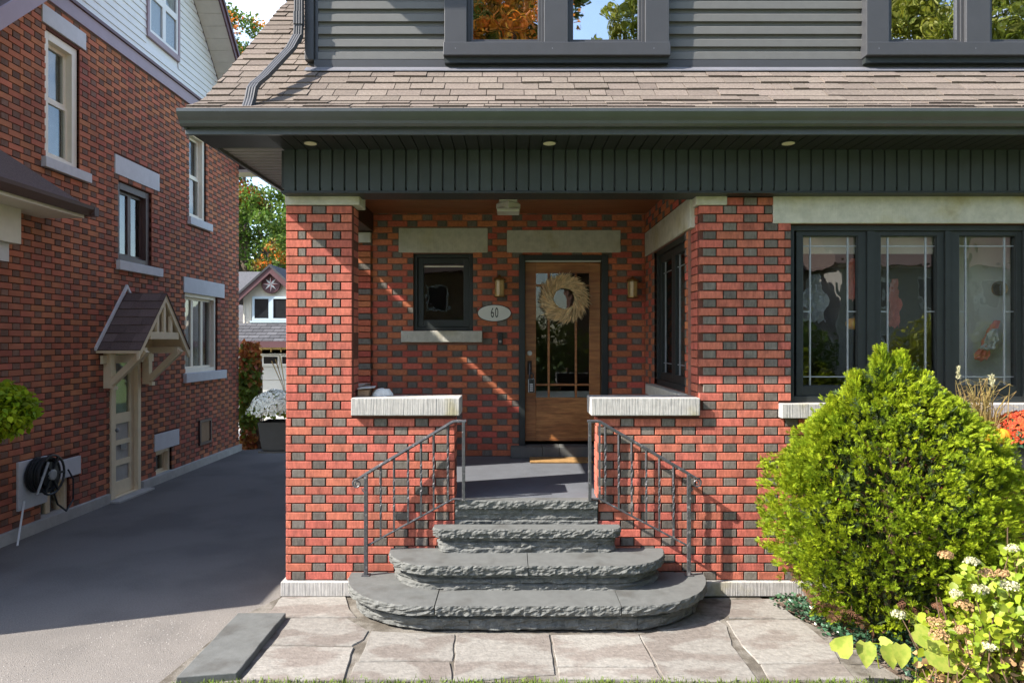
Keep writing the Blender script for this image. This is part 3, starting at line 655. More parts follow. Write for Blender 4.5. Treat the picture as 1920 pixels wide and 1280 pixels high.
for (a, b, c, d, e, f_) in panes:
    xx = lambda p: (p - 960) * K
    zz = lambda p: CAMZ - (p - 640) * K
    s_ = sash(xx(a), xx(b), 1.541, 2.838, bw, (xx(c), xx(d)), (zz(723), zz(443)))
    G().box(xx(c), xx(d), YG, YG + 0.004, zz(723), zz(443)).build('glass_pane', g_lead, s_)
    for v in (e, f_): G().box(xx(v) - 0.005, xx(v) + 0.005, YG - 0.006, YG + 0.008, zz(723), zz(443)).build('lead_came', m_lead, s_)
    for h_ in (461.7, 706): G().box(xx(c), xx(d), YG - 0.004, YG + 0.007, zz(h_) - 0.004, zz(h_) + 0.004).build('lead_came', m_lead, s_)
    for (p, q) in ((c, e), (f_, d)): G().box(xx(p), xx(q), YG - 0.004, YG + 0.007, zz(584) - 0.004, zz(584) + 0.004).build('lead_came', m_lead, s_)
for (a, b) in ((1620, 1635), (1765, 1775)): G().box((a - 960) * K + .001, (b - 960) * K - .001, YF + 0.055, YG + 0.03, 1.541, 2.838).build('mullion', m_black, bw)
# things seen behind the leaded glass
bl = G().box(2.2, 3.45, 5.625, 5.63, 2.68, 2.86).build('roller_blind', m_palerm, bw)
G().box(2.2, 3.45, 5.74, 5.78, 2.58, 2.68).build('curtain_rail', m_dkwood, bw)
G().box(3.66, 4.3, 5.80, 5.84, 1.0, 3.3).build('pale_wall_panel', m_palerm, bw)
def drape(name, cx, y, z0, z1, w, mat, lab, cat, tilt=0.0):
    g = G(); n, m = 9, 22
    for j in range(m):
        for i_ in range(n):
            t_ = j / (m - 1); u = i_ / (n - 1) - 0.5
            ww = w * (0.55 + 0.45 * math.sin(3.0 * t_ + 0.6) + 0.25 * mnoise.noise(Vector((t_ * 5, 1, cx))))
            g.V.append((cx + u * ww + tilt * (t_ - 0.5), y + 0.03 * math.sin(i_ * 2.3 + j * 0.5) + 0.02 * mnoise.noise(Vector((i_, j * .6, cx))), z0 + (z1 - z0) * t_ + 0.03 * mnoise.noise(Vector((i_ * .9, j, 4)))))
    for j in range(m - 1):
        for i_ in range(n - 1): g.Fc.append((j * n + i_, j * n + i_ + 1, (j + 1) * n + i_ + 1, (j + 1) * n + i_)); g.Mi.append(0)
    o = g.build(name, mat); md = o.modifiers.new('t', 'SOLIDIFY'); md.thickness = 0.008
    tag(o, lab, cat); return o
drape('hanging_cloth', Xp(1527, 5.72), 5.72, Zp(602, 5.72), Zp(515, 5.72), 0.20, m_cloth, 'crumpled grey white cloth hanging behind the left pane of the big leaded window', 'cloth')
drape('hanging_cloth', Xp(1677, 5.70), 5.70, Zp(612, 5.7), Zp(524, 5.7), 0.09, m_coral, 'narrow coral pink cloth hanging behind the middle pane of the big leaded window', 'cloth')
drape('hanging_cloth', Xp(1598, 5.70), 5.70, Zp(560, 5.7), Zp(486, 5.7), 0.07, m_coral, 'small coral cloth strip behind the right edge of the leftmost leaded pane', 'cloth')
drape('hanging_cloth', Xp(1854, 5.68), 5.68, Zp(674, 5.68), Zp(602, 5.68), 0.10, m_coral, 'slanted pink red cloth behind the rightmost leaded pane', 'cloth', 0.13)
drape('hanging_cloth', Xp(1858, 5.65), 5.65, Zp(655, 5.65), Zp(617, 5.65), 0.10, m_cloth, 'white scrap of cloth pinned over the slanted pink one in the rightmost leaded pane', 'cloth', 0.06)
def pumpkin(cx, cy, cz, r, lab, n=14, squash=0.78, mat=m_pump):
    t_ = T('pumpkin', lab, 'pumpkin', (cx, cy, cz)); g = G(); nr = 12; nu = n * 4
    for j in range(nr + 1):
        ph = -math.pi / 2 + math.pi * j / nr
        for i_ in range(nu):
            th = 2 * math.pi * i_ / nu; rr = r * math.cos(ph) ** 0.8 * (0.93 + 0.07 * abs(math.sin(n * th / 2))) + 0.001 if abs(math.cos(ph)) > 1e-6 else 0.001
            g.V.append((cx + rr * math.cos(th), cy + rr * math.sin(th), cz + r * squash * (1 + math.sin(ph)) - (0.10 * r if j == nr else 0)))
    for j in range(nr):
        for i_ in range(nu): g.Fc.append((j * nu + i_, j * nu + (i_ + 1) % nu, (j + 1) * nu + (i_ + 1) % nu, (j + 1) * nu + i_)); g.Mi.append(0)
    g.build('skin', mat, t_, smooth=True)
    G().tube([(cx, cy, cz + 1.85 * r * squash), (cx + r * .04, cy, cz + 2.1 * r * squash), (cx + r * .2, cy, cz + 2.35 * r * squash)], [r * .16, r * .11, r * .13], 7).build('stem', m_twig, t_)
    return t_
pumpkin(Xp(1601, 5.66), 5.66, Zp(618, 5.66), 0.062, 'small orange pumpkin ornament behind the leftmost leaded pane')
o = G().lathe((Xp(1873, 5.79), 5.79, Zp(541, 5.79)), [(0.03, -0.004), (0.055, -0.012), (0.062, -0.02), (0.062, 0.004)], 20, 'y').build('wall_plate', m_brass)
tag(o, 'small round brass plate on the pale wall seen through the rightmost leaded pane', 'wall plate')
# ---- porch side window (faces left)
XS = 1.50
sw = G().ring(5.702, 6.958, 1.547, 2.868, 0.05, 1.45, 1.62, 'x').build('window', m_black, house, bevel=0.003)
for (a, b) in ((5.75, 6.335), (6.335, 6.91)):
    s_ = G().ring(a + .001, b - .001, 1.598, 2.817, 0.07, XS - 0.025, XS + 0.03, 'x').build('sash', m_black, sw, bevel=0.002)
    G().box(XS, XS + 0.004, a + .07, b - .07, 1.66, 2.75).build('glass_pane', g_lead, s_)
    for yv in (a + 0.14, b - 0.14): G().box(XS - .006, XS + .008, yv - .005, yv + .005, 1.665, 2.745).build('lead_came', m_lead, s_)
    for zv in (1.76, 2.64): G().box(XS - .004, XS + .007, a + .071, b - .071, zv - .004, zv + .004).build('lead_came', m_lead, s_)
# ---- small back window
wb_ = G().ring(-1.054, -0.417, 2.086, 2.908, 0.04, YB + 0.03, YB + 0.12).build('window', m_black, house, bevel=0.004)
s_ = G().ring(-1.012, -0.459, 2.128, 2.866, 0.062, YB + 0.05, YB + 0.10, wb=0.075).build('sash', m_black, wb_, bevel=0.003)
G().box(-0.95, -0.521, YB + 0.075, YB + 0.079, 2.203, 2.804).build('glass_pane', g_door, s_)
G().box(-0.95, -0.521, YB + 0.068, YB + 0.073, 2.77, 2.785).build('blind_edge', m_cream2, s_)
# ---- door
YD = YB + 0.07
dr = T('door_dummy', 'x', 'x', (0, 0, 0)); bpy.data.objects.remove(dr)
dfz0 = 0.898
dfr = G(); dfr.box(0.075, 0.14, YB - 0.02, YB + 0.16, 0.86, 2.892); dfr.box(0.955, 1.025, YB - 0.02, YB + 0.16, 0.86, 2.892); dfr.box(0.14, 0.955, YB - 0.02, YB + 0.16, 2.835, 2.892)
dfr = dfr.build('door_frame', m_black, house, bevel=0.004)
G().box(0.142, 0.953, YB + 0.02, YB + 0.04, 2.822, 2.834).build('weather_strip', m_off, dfr)
gx0, gx1, gz0, gz1 = Xp(1005, YD), Xp(1105, YD), Zp(745, YD), Zp(512, YD)
door = G(); door.box(0.142, gx0, YD, YD + 0.045, dfz0, 2.82); door.box(gx1, 0.953, YD, YD + 0.045, dfz0, 2.82)
door.box(gx0, gx1, YD, YD + 0.045, gz1, 2.82); door.box(gx0, gx1, YD, YD + 0.045, dfz0, dfz0 + 0.03)
door = door.build('door', m_wood, house, bevel=0.004)
G().box(gx0, gx1, YD + 0.008, YD + 0.04, dfz0 + 0.03, gz0).build('door_panel', m_woodh, door)
G().box(gx0, gx1, YD + 0.02, YD + 0.024, gz0, gz1).build('glass_pane', g_door, door)
for px in (1029, 1080): G().box(Xp(px, YD) - 0.012, Xp(px, YD) + 0.012, YD + 0.002, YD + 0.04, gz0, gz1).build('muntin', m_wood, door, bevel=0.003)
for py in (535, 721):
    for (a, b) in ((gx0, Xp(1029, YD) - .012), (Xp(1029, YD) + .012, Xp(1080, YD) - .012), (Xp(1080, YD) + .012, gx1)):
        G().box(a, b, YD + 0.004, YD + 0.038, Zp(py, YD) - 0.011, Zp(py, YD) + 0.011).build('muntin', m_wood, door, bevel=0.003)
G().box(gx0 - .02, gx1 + .02, YD + 0.12, YD + 0.16, 1.22, Zp(733, YD + .12)).build('interior_ledge', m_palerm, door)
G().lathe((Xp(993, YD), YD, Zp(662, YD)), [(0.028, 0), (0.028, -0.012), (0.022, -0.02), (0.012, -0.022)], 16, 'y').build('deadbolt', m_off, door)
hd = G(); hx = Xp(993, YD); hd.box(hx - 0.024, hx + 0.024, YD - 0.008, YD, Zp(702, YD), Zp(676, YD))
hd = hd.build('handle', m_dkwood, door, bevel=0.003)
G().tube([(hx, YD, Zp(680, YD)), (hx, YD - 0.05, Zp(682, YD)), (hx, YD - 0.055, Zp(700, YD)), (hx, YD - 0.02, Zp(712, YD))], 0.009, 8).build('grip', m_iron, hd)
# key lock box hanging from the handle
lx, ly = Xp(996, YD), YD - 0.075
lb = T('key_lockbox', 'small grey push button key box hanging from the door handle', 'lockbox', (lx, ly, Zp(735, YD)))
G().box(lx - 0.036, lx + 0.036, ly, ly + 0.04, Zp(735, YD), Zp(709, YD)).build('case', m_plst, lb, bevel=0.008)
G().box(lx - 0.026, lx + 0.026, ly - 0.006, ly - 0.001, Zp(734, YD), Zp(710, YD)).build('face_plate', m_rub, lb, bevel=0.003)
for r_ in range(4):
    for c_ in range(3): G().box(lx - 0.016 + c_ * 0.012, lx - 0.008 + c_ * 0.012, ly - 0.010, ly - 0.0065, Zp(732, YD) + r_ * 0.022, Zp(732, YD) + r_ * 0.022 + 0.013).build('button', m_white, lb)
G().tube([(lx - 0.022, ly + .02, Zp(709, YD)), (lx - 0.022, ly + .02, Zp(701, YD)), (lx, ly + .02, Zp(698, YD)), (lx + 0.022, ly + .02, Zp(701, YD)), (lx + 0.022, ly + .02, Zp(709, YD))], 0.005, 6).build('shackle', m_iron, lb)
# threshold: three dark stone blocks
tx = [-0.017, 0.32, 0.50, 1.10]
for (a, b) in zip(tx, tx[1:]): G().box(a + .002, b - .002, YB - 0.14, YB + 0.10, 0.746, 0.862).build('threshold_stone', m_step, house, bevel=0.005)
mat_ = G().box(Xp(993, 7.2), Xp(1108, 7.2), 6.98, 7.26, 0.746, 0.762).build('doormat', m_coir, None, bevel=0.003)
tag(mat_, 'tan coir doormat on the porch floor in front of the oak door', 'doormat')
# oval number plate
pl_ = T('house_number_plaque', 'oval white plaque with the number 60 on the porch wall left of the door', 'plaque', (Xp(927, YB), YB, Zp(602, YB)))
for (rx, rz, d, m, nm) in ((0.175, 0.085, 0.012, m_off, 'plate'), (0.183, 0.093, 0.008, m_rub, 'rim')):
    g = G(); pts = [(Xp(927, YB) + rx * math.cos(t), Zp(587, YB) + rz * math.sin(t)) for t in np.linspace(0, 2 * math.pi, 41)[:-1]]
    g.prism(pts, YB - d, YB - 0.001 if nm == 'plate' else YB - 0.002, 'y').build(nm, m, pl_)
def text_obj(name, s, x, y, z, size, mat, parent, sx=1.0, ext=0.001):
    cu = bpy.data.curves.new(name, 'FONT'); cu.body = s; cu.size = size; cu.extrude = ext; cu.align_x = 'CENTER'; cu.align_y = 'CENTER'
    tmp = bpy.data.objects.new('tmp', cu); SC.collection.objects.link(tmp); bpy.context.view_layer.update()
    me = bpy.data.meshes.new_from_object(tmp.evaluated_get(bpy.context.evaluated_depsgraph_get())); bpy.data.objects.remove(tmp)
    me.transform(Matrix.Rotation(R(90), 4, 'X') @ Matrix.Diagonal((sx, 1, 1, 1))); me.materials.clear(); me.materials.append(mat)
    return inst(name, me, (x, y, z), parent)
text_obj('digit', '6', Xp(923.3, YB), YB - 0.0135, Zp(587, YB), 0.150, m_ink, pl_, 0.52)
text_obj('digit', '0', Xp(931.3, YB), YB - 0.0135, Zp(587, YB), 0.150, m_ink, pl_, 0.52)
# doorbell
dbx = Xp(938, YB)
db = T('doorbell', 'slim black video doorbell on the porch wall under the number plaque', 'doorbell', (dbx, YB, Zp(646, YB)))
G().box(dbx - 0.026, dbx + 0.026, YB - 0.022, YB, Zp(646, YB), Zp(624, YB)).build('body', m_rub, db, bevel=0.006)
G().lathe((dbx, YB - 0.022, Zp(640, YB)), [(0.014, 0), (0.014, -0.003), (0.010, -0.003), (0.010, -0.001)], 16, 'y').build('button_ring', m_plst, db)
# wall lanterns
for (px, py, lab) in ((937, 540, 'amber wall lantern on the porch wall left of the oak door'), (1183, 542, 'amber wall lantern on the porch wall right of the oak door')):
    x_, z_ = Xp(px, YB), Zp(py, YB); ln = T('wall_lantern', lab, 'wall lamp', (x_, YB, z_ - 0.12), 'pair of wall lanterns beside the door')
    G().box(x_ - 0.035, x_ + 0.035, YB - 0.02, YB, z_ - 0.05, z_ + 0.11).build('backplate', m_brass, ln, bevel=0.006)
    G().tube([(x_, YB - 0.02, z_ + 0.09), (x_, YB - 0.07, z_ + 0.115), (x_, YB - 0.10, z_ + 0.10)], 0.008, 6).build('arm', m_brass, ln)
    g = G()
    g.lathe((x_, YB - 0.10, z_), [(0.05, -0.085), (0.05, 0.07)], 8).build('lantern_glass', m_amber, ln)
    G().lathe((x_, YB - 0.10, z_ + 0.07), [(0.066, 0), (0.060, 0.02), (0.02, 0.045), (0.012, 0.06)], 8).build('hood', m_brass, ln)
    G().lathe((x_, YB - 0.10, z_ - 0.105), [(0.045, 0), (0.062, 0.01), (0.062, 0.02)], 8).build('base', m_brass, ln)
    for k in range(4):
        t_ = R(45 + 90 * k); cx_, cy_ = x_ + 0.052 * math.cos(t_), YB - 0.10 + 0.052 * math.sin(t_)
        G().box(cx_ - .004, cx_ + .004, cy_ - .004, cy_ + .004, z_ - 0.085, z_ + 0.07).build('corner_bar', m_brass, ln)
# ceiling light
cx_, cy_ = Xp(953, 6.6), 6.6
cl = T('porch_ceiling_light', 'square white glass flush light on the wooden porch ceiling', 'ceiling light', (cx_, cy_, 3.335))
G().box(cx_ - 0.085, cx_ + 0.085, cy_ - 0.085, cy_ + 0.085, 3.295, 3.334).build('base_plate', m_off, cl, bevel=0.004)
G().lathe((cx_, cy_, 3.215), [(0.10, 0.0), (0.115, 0.02), (0.115, 0.06), (0.09, 0.08)], 4).build('glass_shade', m_off, cl)
G().box(cx_ - 0.105, cx_ + 0.105, cy_ - 0.105, cy_ + 0.105, 3.188, 3.214).build('lower_frame', m_off, cl, bevel=0.003)
# wreath
wx, wz, wy = Xp(1057, YD), Zp(560, YD), YD - 0.05
wr = T('pampas_wreath', 'swirled dried pampas grass wreath hanging on the oak door glass', 'wreath', (wx, wy, wz - 0.26))
nW = 2600; th = np.random.uniform(0, 2 * math.pi, nW); rr = np.random.uniform(0.105, 0.205, nW)
P = np.stack([wx + rr * np.cos(th), wy + np.random.uniform(-0.045, 0.02, nW), wz + rr * np.sin(th)], 1)
tang = np.stack([np.sin(th), np.zeros(nW), -np.cos(th)], 1); rad = np.stack([np.cos(th), np.zeros(nW), np.sin(th)], 1)
D = tang * 0.75 + rad * np.random.uniform(0.15, 0.75, (nW, 1)) + np.random.normal(size=(nW, 3)) * [0.13, 0.16, 0.13]
V_, F_ = scatter(P, D, [(0, 0, 0), (0.07, 0.4, 0.02), (0, 1, 0), (-0.07, 0.4, 0.02)], [(0, 1, 2, 3)], np.random.uniform(0.07, 0.135, nW))
np_obj('plumes', V_, F_, m_straw, wr)
G().tube([(wx + 0.14 * math.cos(t), wy + 0.01, wz + 0.14 * math.sin(t)) for t in np.linspace(0, 2 * math.pi, 33)], 0.022, 8, caps=False).build('ring', m_twig, wr)
# clutter on the left parapet
o = drape('paper_bag', Xp(712, 5.56), 5.60, 1.537, 1.60, 0.2, m_paper, 'crumpled white paper bag lying on the left parapet cap', 'bag')
g = G(); n_u, n_v = 16, 8; bx, by, bz = Xp(716, 5.56), 5.57, 1.534
for j in range(n_v + 1):
    for i_ in range(n_u):
        ph = math.pi / 2 * j / n_v; t_ = 2 * math.pi * i_ / n_u; r_ = math.cos(ph) + 0.02
        p = Vector((bx + 0.085 * r_ * math.cos(t_), by + 0.05 * r_ * math.sin(t_), bz + 0.062 * math.sin(ph)))
        q = mnoise.noise(p * 30) * 0.010; g.V.append((p.x + q, p.y + q, max(bz, p.z + q * 0.7)))
for j in range(n_v):
    for i_ in range(n_u): g.Fc.append((j * n_u + i_, j * n_u + (i_ + 1) % n_u, (j + 1) * n_u + (i_ + 1) % n_u, (j + 1) * n_u + i_)); g.Mi.append(0)
bpy.data.objects.remove(o)
tag(g.build('paper_bag', m_paper), 'crumpled white paper bag lying on the left parapet cap', 'bag')
cb = T('cardboard_box', 'flattened brown cardboard box against the brick pier on the left parapet cap', 'box', (Xp(684, 5.56), 5.56, 1.534))
G().box(Xp(674, 5.56), Xp(694, 5.56), 5.50, 5.62, 1.536, 1.585).build('box_body', m_card, cb)
G().add([(Xp(672, 5.5), 5.46, 1.60), (Xp(702, 5.5), 5.50, 1.606), (Xp(700, 5.5), 5.62, 1.612), (Xp(672, 5.5), 5.62, 1.606), (Xp(672, 5.5), 5.46, 1.597), (Xp(702, 5.5), 5.50, 1.603), (Xp(700, 5.5), 5.62, 1.609), (Xp(672, 5.5), 5.62, 1.603)],
        [(0, 1, 2, 3), (7, 6, 5, 4), (0, 4, 5, 1), (1, 5, 6, 2), (2, 6, 7, 3), (3, 7, 4, 0)]).build('flap', m_paper, cb)
# ================================================================== STEPS
steps = T('front_steps', 'grey painted stone steps with rounded ends and rock faced edges leading up to the porch', 'steps', (0.115, 5.0, 0))
YWL = 5.355
def outline(x0, x1, yf, rx, ry, inset=0.0, n=34):
    x0 += inset; x1 -= inset; yf += inset; pts = []
    yc = yf + ry
    if yc < YWL - 0.005:
        m = max(2, int((YWL - yc) / 0.02))
        pts += [(x0, YWL - (YWL - yc) * k / m) for k in range(m)]
    pts += [(x0 + rx - rx * math.cos(t), yc - ry * math.sin(t)) for t in np.linspace(0, math.pi / 2, n)]
    m = int((x1 - x0 - 2 * rx) / 0.018)
    pts += [(x0 + rx + (x1 - x0 - 2 * rx) * k / m, yf) for k in range(1, m)]
    pts += [(x1 - rx + rx * math.sin(t), yc - ry * math.cos(t)) for t in np.linspace(0, math.pi / 2, n)]
    if yc < YWL - 0.005:
        m = max(2, int((YWL - yc) / 0.02)); pts += [(x1, yc + (YWL - yc) * k / m) for k in range(1, m + 1)]
    return pts
def normals2(pts):
    out = []
    for i in range(len(pts)):
        a, b = pts[max(i - 1, 0)], pts[min(i + 1, len(pts) - 1)]; dx, dy = b[0] - a[0], b[1] - a[1]; l = math.hypot(dx, dy) or 1
        out.append((dy / l, -dx / l))
    return out
def band(pts, z0, z1, rows, amp, freq, inset_top=0.0, layered=False, seed=0.0, jag=0.0):
    """rock-faced vertical band following pts; returns mesh builder and its top ring"""
    g = G(); N_ = normals2(pts); n = len(pts); top = []
    for j in range(rows + 1):
        t_ = j / rows; z = z0 + (z1 - z0) * t_
        for i_, (p, nn) in enumerate(zip(pts, N_)):
            q = Vector((p[0] * freq + seed, p[1] * freq, z * freq * (3.2 if layered else 1.6)))
            d = amp * (mnoise.noise(q) + 0.6 * mnoise.noise(q * 2.3) + 0.4 * mnoise.noise(q * 5.1))
            if layered:
                c = math.floor((z + 0.02 * mnoise.noise(Vector((p[0] * 2.5 + seed, p[1] * 2.5, 0)))) / 0.045); f_ = (z / 0.045) % 1
                d += amp * 1.1 * mnoise.noise(Vector((p[0] * 2.2 + c * 7.3, p[1] * 2.2, c * 3.1))) + (-amp * 0.9 if f_ < 0.16 else 0)
            edge = (1 - t_) ** 3 * 0.4 if not layered else 0
            if j == rows: d = d * 0.35 - 0.004 + jag * mnoise.noise(q * 3)
            d -= amp * edge
            zz_ = z + (0 if j in (0, rows) else amp * 0.25 * mnoise.noise(q * 1.7 + Vector((5, 5, 5))))
            g.V.append((p[0] + nn[0] * d, p[1] + nn[1] * d, zz_))
            if j == rows: top.append(g.V[-1])
    for j in range(rows):
        for i_ in range(n - 1): g.Fc.append((j * n + i_, j * n + i_ + 1, (j + 1) * n + i_ + 1, (j + 1) * n + i_)); g.Mi.append(1)
    return g, top
def tread(pts, z, th, cuts, yback):
    """top slabs, split at the joints cuts (x values)"""
    xs = [-9] + list(cuts) + [9]
    for a, b in zip(xs, xs[1:]):
        sub = [(min(max(p[0], a + 0.0025), b - 0.0025), p[1]) for p in pts if a - 0.012 < p[0] < b + 0.012]
        if len(sub) < 3: continue
        g, top = band(sub, z - th, z, 7, 0.013, 24, seed=a * 3, jag=0.004)
        n0 = len(g.V); xl, xr_ = sub[0][0], sub[-1][0]
        g.V += [(xr_, yback, z), (xl, yback, z), (xr_, yback, z - th), (xl, yback, z - th)]
        base = 7 * len(sub)
        ring = [base + k for k in range(len(sub))]
        g.Fc.append(tuple(ring + [n0, n0 + 1])); g.Mi.append(0)
        g.Fc.append(tuple([k for k in range(len(sub))][::-1] + [n0 + 3, n0 + 2])); g.Mi.append(1)
        g.Fc.append((n0 + 1, n0 + 3, 0, base)); g.Mi.append(1)
        g.Fc.append((base + len(sub) - 1, len(sub) - 1, n0 + 2, n0)); g.Mi.append(1)
        g.build('tread', [m_step, m_rock], steps)
def riser(pts, z0, z1, amp=0.02, seed=0, cut=0.55):
    # separate rough stones along the run
    n = len(pts); L_ = [0]
    for i in range(1, n): L_.append(L_[-1] + math.hypot(pts[i][0] - pts[i - 1][0], pts[i][1] - pts[i - 1][1]))
    rnd = random.Random(seed); s = 0; i0 = 0
    while i0 < n - 2:
        ln_ = cut * rnd.uniform(0.7, 1.3); i1 = i0
        while i1 < n - 1 and L_[i1] - L_[i0] < ln_: i1 += 1
        if L_[-1] - L_[i1] < 0.2: i1 = n - 1
        g, top = band(pts[i0:i1 + 1], z0, z1, 12, amp, 7, layered=True, seed=seed * 5 + i0)
        g.build('riser_stone', [m_rock, m_rock], steps); i0 = i1
core = G()
S3 = (-1.24, 1.47, 4.666, 0.66, 0.66); S2 = (-0.935, 1.16, 4.926, 0.40, 0.40); S1 = (-0.60, 0.83, 5.208, 0.09, 0.09)
for (S, z, cuts, ins) in ((S3, 0.19, (Xp(815, 4.67), Xp(1165, 4.67)), 0.05), (S2, 0.376, (Xp(990, 4.93),), 0.045), (S1, 0.56, (), 0.035)):
    tread(outline(*S), z, 0.066, cuts, YWL)
    po = outline(*S, inset=ins); riser(po, z - 0.186, z - 0.064, 0.018, int(z * 100))
    q = outline(*S, inset=ins + 0.03, n=10)
    core.prism([(a, b) for a, b in q] , z - 0.19, z - 0.068, 'z')
core.build('core', m_rock, steps)
tp = [(-0.440 + 1.10 * k / 60, YF - 0.045) for k in range(61)]
g, top = band(tp, 0.745 - 0.066, 0.745, 7, 0.012, 16, seed=9)
n0 = len(g.V); g.V += [(0.66, YF + 0.05, 0.745), (-0.44, YF + 0.05, 0.745), (0.66, YF + 0.05, 0.679), (-0.44, YF + 0.05, 0.679)]
g.Fc.append(tuple([7 * 61 + k for k in range(61)] + [n0, n0 + 1])); g.Fc.append(tuple(list(range(61))[::-1] + [n0 + 3, n0 + 2])); g.Fc.append((n0 + 1, n0 + 3, 0, 7 * 61)); g.Fc.append((7 * 61 + 60, 60, n0 + 2, n0)); g.Mi += [0, 1, 1, 1]
g.build('tread', [m_step, m_rock], steps)
riser([(-0.44 + 1.10 * k / 60, YF - 0.015) for k in range(61)], 0.555, 0.68, 0.012, 3, 0.6)
G().box(-0.445, 0.668, YF + 0.01, YF + 0.049, 0.5, 0.677).build('core', m_rock, steps)
# ================================================================== HANDRAILS
def handrail(sgn, lab):
    px0, xl, xu = (0, 0, 0)
    if sgn < 0: XU, XC, XLp, XE = -0.373, -0.455, Xp(686, 5.28), Xp(670, 5.28); bal = [714.5, 739, 765, 789, 812.5, 839]
    else: XU, XC, XLp, XE = 0.600, 0.675, Xp(1292, 5.28), Xp(1306, 5.28); bal = [1136, 1161, 1185, 1212, 1236, 1262]
    hr = T('handrail', lab, 'handrail', (XLp, 5.28, 0.19), 'pair of wrought iron handrails on the steps')
    YU_, YL_ = 5.345, 5.285; zt, zl = 1.352, Zp(888, 5.285)
    yat = lambda x: YU_ + (YL_ - YU_) * (x - XC) / (XLp - XC)
    top = lambda x: zt + (zl - zt) * (x - XC) / (XLp - XC)
    bot = lambda x: 0.757 + (0.411 - 0.757) * (x - XC) / (XLp - XC)
    G().box(XU - .012, XU + .012, YU_ - .012, YU_ + .012, 0.745, zt).build('post', m_iron, hr, bevel=0.002)
    G().box(XLp - .014, XLp + .014, YL_ - .012, YL_ + .012, 0.19, top(XLp) - .005).build('post', m_iron, hr, bevel=0.002)
    G().box(XLp - .03, XLp + .03, YL_ - .03, YL_ + .03, 0.190, 0.197).build('foot_plate', m_iron, hr)
    if sgn > 0: G().box(XC - .008, XC + .008, YU_ - .008, YU_ + .008, 0.76, zt).build('post', m_iron, hr)
    e = XU - sgn * 0.02
    pts = [(e, YU_, zt + .003), (XC - sgn * .02, YU_, zt + .003), (XC, YU_, zt), (XC + sgn * .03, yat(XC + sgn * .03), top(XC + sgn * .03) + 0.002)]
    pts += [(x, yat(x), top(x)) for x in np.linspace(XC + sgn * .06, XE, 8)]
    ex, ez = XE, top(XE)
    cx_, cz_ = ex + sgn * 0.004, ez - 0.036                      # C-scroll under the end
    for k in range(1, 22):
        t_ = R(80 - 26 * k); r_ = 0.036 - 0.0013 * k
        pts.append((cx_ - sgn * (-r_ * math.cos(t_)) , YL_, cz_ + r_ * math.sin(t_)))
    G().tube(pts, [0.013] * 11 + [0.009] + [0.0075 - 0.0001 * k for k in range(len(pts) - 12)], 6).build('top_rail', m_iron, hr)
    s2 = [(XLp + sgn * (0.014 + 0.016 * math.sin(t) * (1 - t / 9)), YL_, cz_ - 0.035 - 0.009 * t) for t in np.linspace(0, 6.2, 18)]
    G().tube(s2, 0.005, 6).build('small_scroll', m_iron, hr)
    G().tube([(XU, YU_, 0.757), (XC, YU_, 0.757)] + [(x, yat(x), bot(x)) for x in np.linspace(XC + sgn * .03, XLp, 6)], 0.008, 6).build('bottom_rail', m_iron, hr)
    for px in bal:
        x_ = Xp(px, 5.31); y_ = yat(x_); a, b = bot(x_), top(x_); n = 28
        zs = np.linspace(a, b, n); g = G(); base = 0
        pts_ = [(x_, y_, z) for z in zs]
        for i_, p in enumerate(pts_):
            u = i_ / (n - 1); tw = 0 if u < 0.25 else (min(u, 0.75) - 0.25) * 14
            for k in range(4):
                t_ = math.pi / 4 + k * math.pi / 2 + tw; g.V.append((p[0] + 0.0095 * math.cos(t_), p[1] + 0.0095 * math.sin(t_), p[2]))
        for i_ in range(n - 1):
            for k in range(4): g.Fc.append((i_ * 4 + k, i_ * 4 + (k + 1) % 4, (i_ + 1) * 4 + (k + 1) % 4, (i_ + 1) * 4 + k)); g.Mi.append(0)
        g.build('baluster', m_iron, hr)
    return hr
handrail(-1, 'wrought iron handrail with twisted balusters on the left of the steps')
handrail(1, 'wrought iron handrail with twisted balusters on the right of the steps')
# ================================================================== NEIGHBOUR HOUSE
nb = T('neighbour_house', 'tall red brick house with white clapboard gable standing across the driveway on the left', 'house', (-NXW, 9.4, 0))
XW = -NXW
def rect(p, q):   # pixel rect corners (top-left, bottom-right) on the neighbour's wall
    y0, z0 = L(*p); y1, z1 = L(*q); return y0, y1, z0, z1
def nrect(pxl, pxr, pyt, pyb):      # y range from px; z from measures at the left edge
    y0 = NXW * F / (960 - pxl); y1 = NXW * F / (960 - pxr)
    return y0, y1, Zp(pyb, y0), Zp(pyt, y0)
WA = nrect(86, 150, 52, 300); LA = nrect(78, 160, 5, 40); SA = nrect(78, 165, 292, 312)
WB = nrect(222, 285, 338, 490); LB = nrect(215, 298, 288, 325); SB = nrect(218, 300, 487, 505)
WC = nrect(355, 387, 240, 408); LC = nrect(345, 395, 205, 240); SC_ = nrect(352, 394, 405, 420)
WD = nrect(348, 408, 548, 700); LD = nrect(344, 420, 518, 548); SD = nrect(344, 420, 700, 718)
DN = (8.55, 9.24, 0.0, 2.0)
B1 = nrect(78, 132, 900, 985); LB1 = nrect(101, 150, 866, 902); B1 = (7.30, 7.78, 0.0, LB1[2])
LB2 = nrect(289, 335, 815, 847); B2 = (9.66, 10.12, 0.06, LB2[2])
wins = [WA, WB, WC, WD, DN, B1, B2]
solid = [LA, SA, LB, SB, LC, SC_, LD, SD, LB1, LB2]
fl = [(w[0], w[1], min(w[2], w[3]), max(w[2], w[3])) for w in wins]; sl_ = [(w[0], w[1], min(w[2], w[3]), max(w[2], w[3])) for w in solid]
n_rects = [(6.35, 12.6, 0.10, 5.60)]
backing(G(), n_rects, fl, XW - 0.25, XW - 0.013, 'x').build('wall', m_mort, nb)
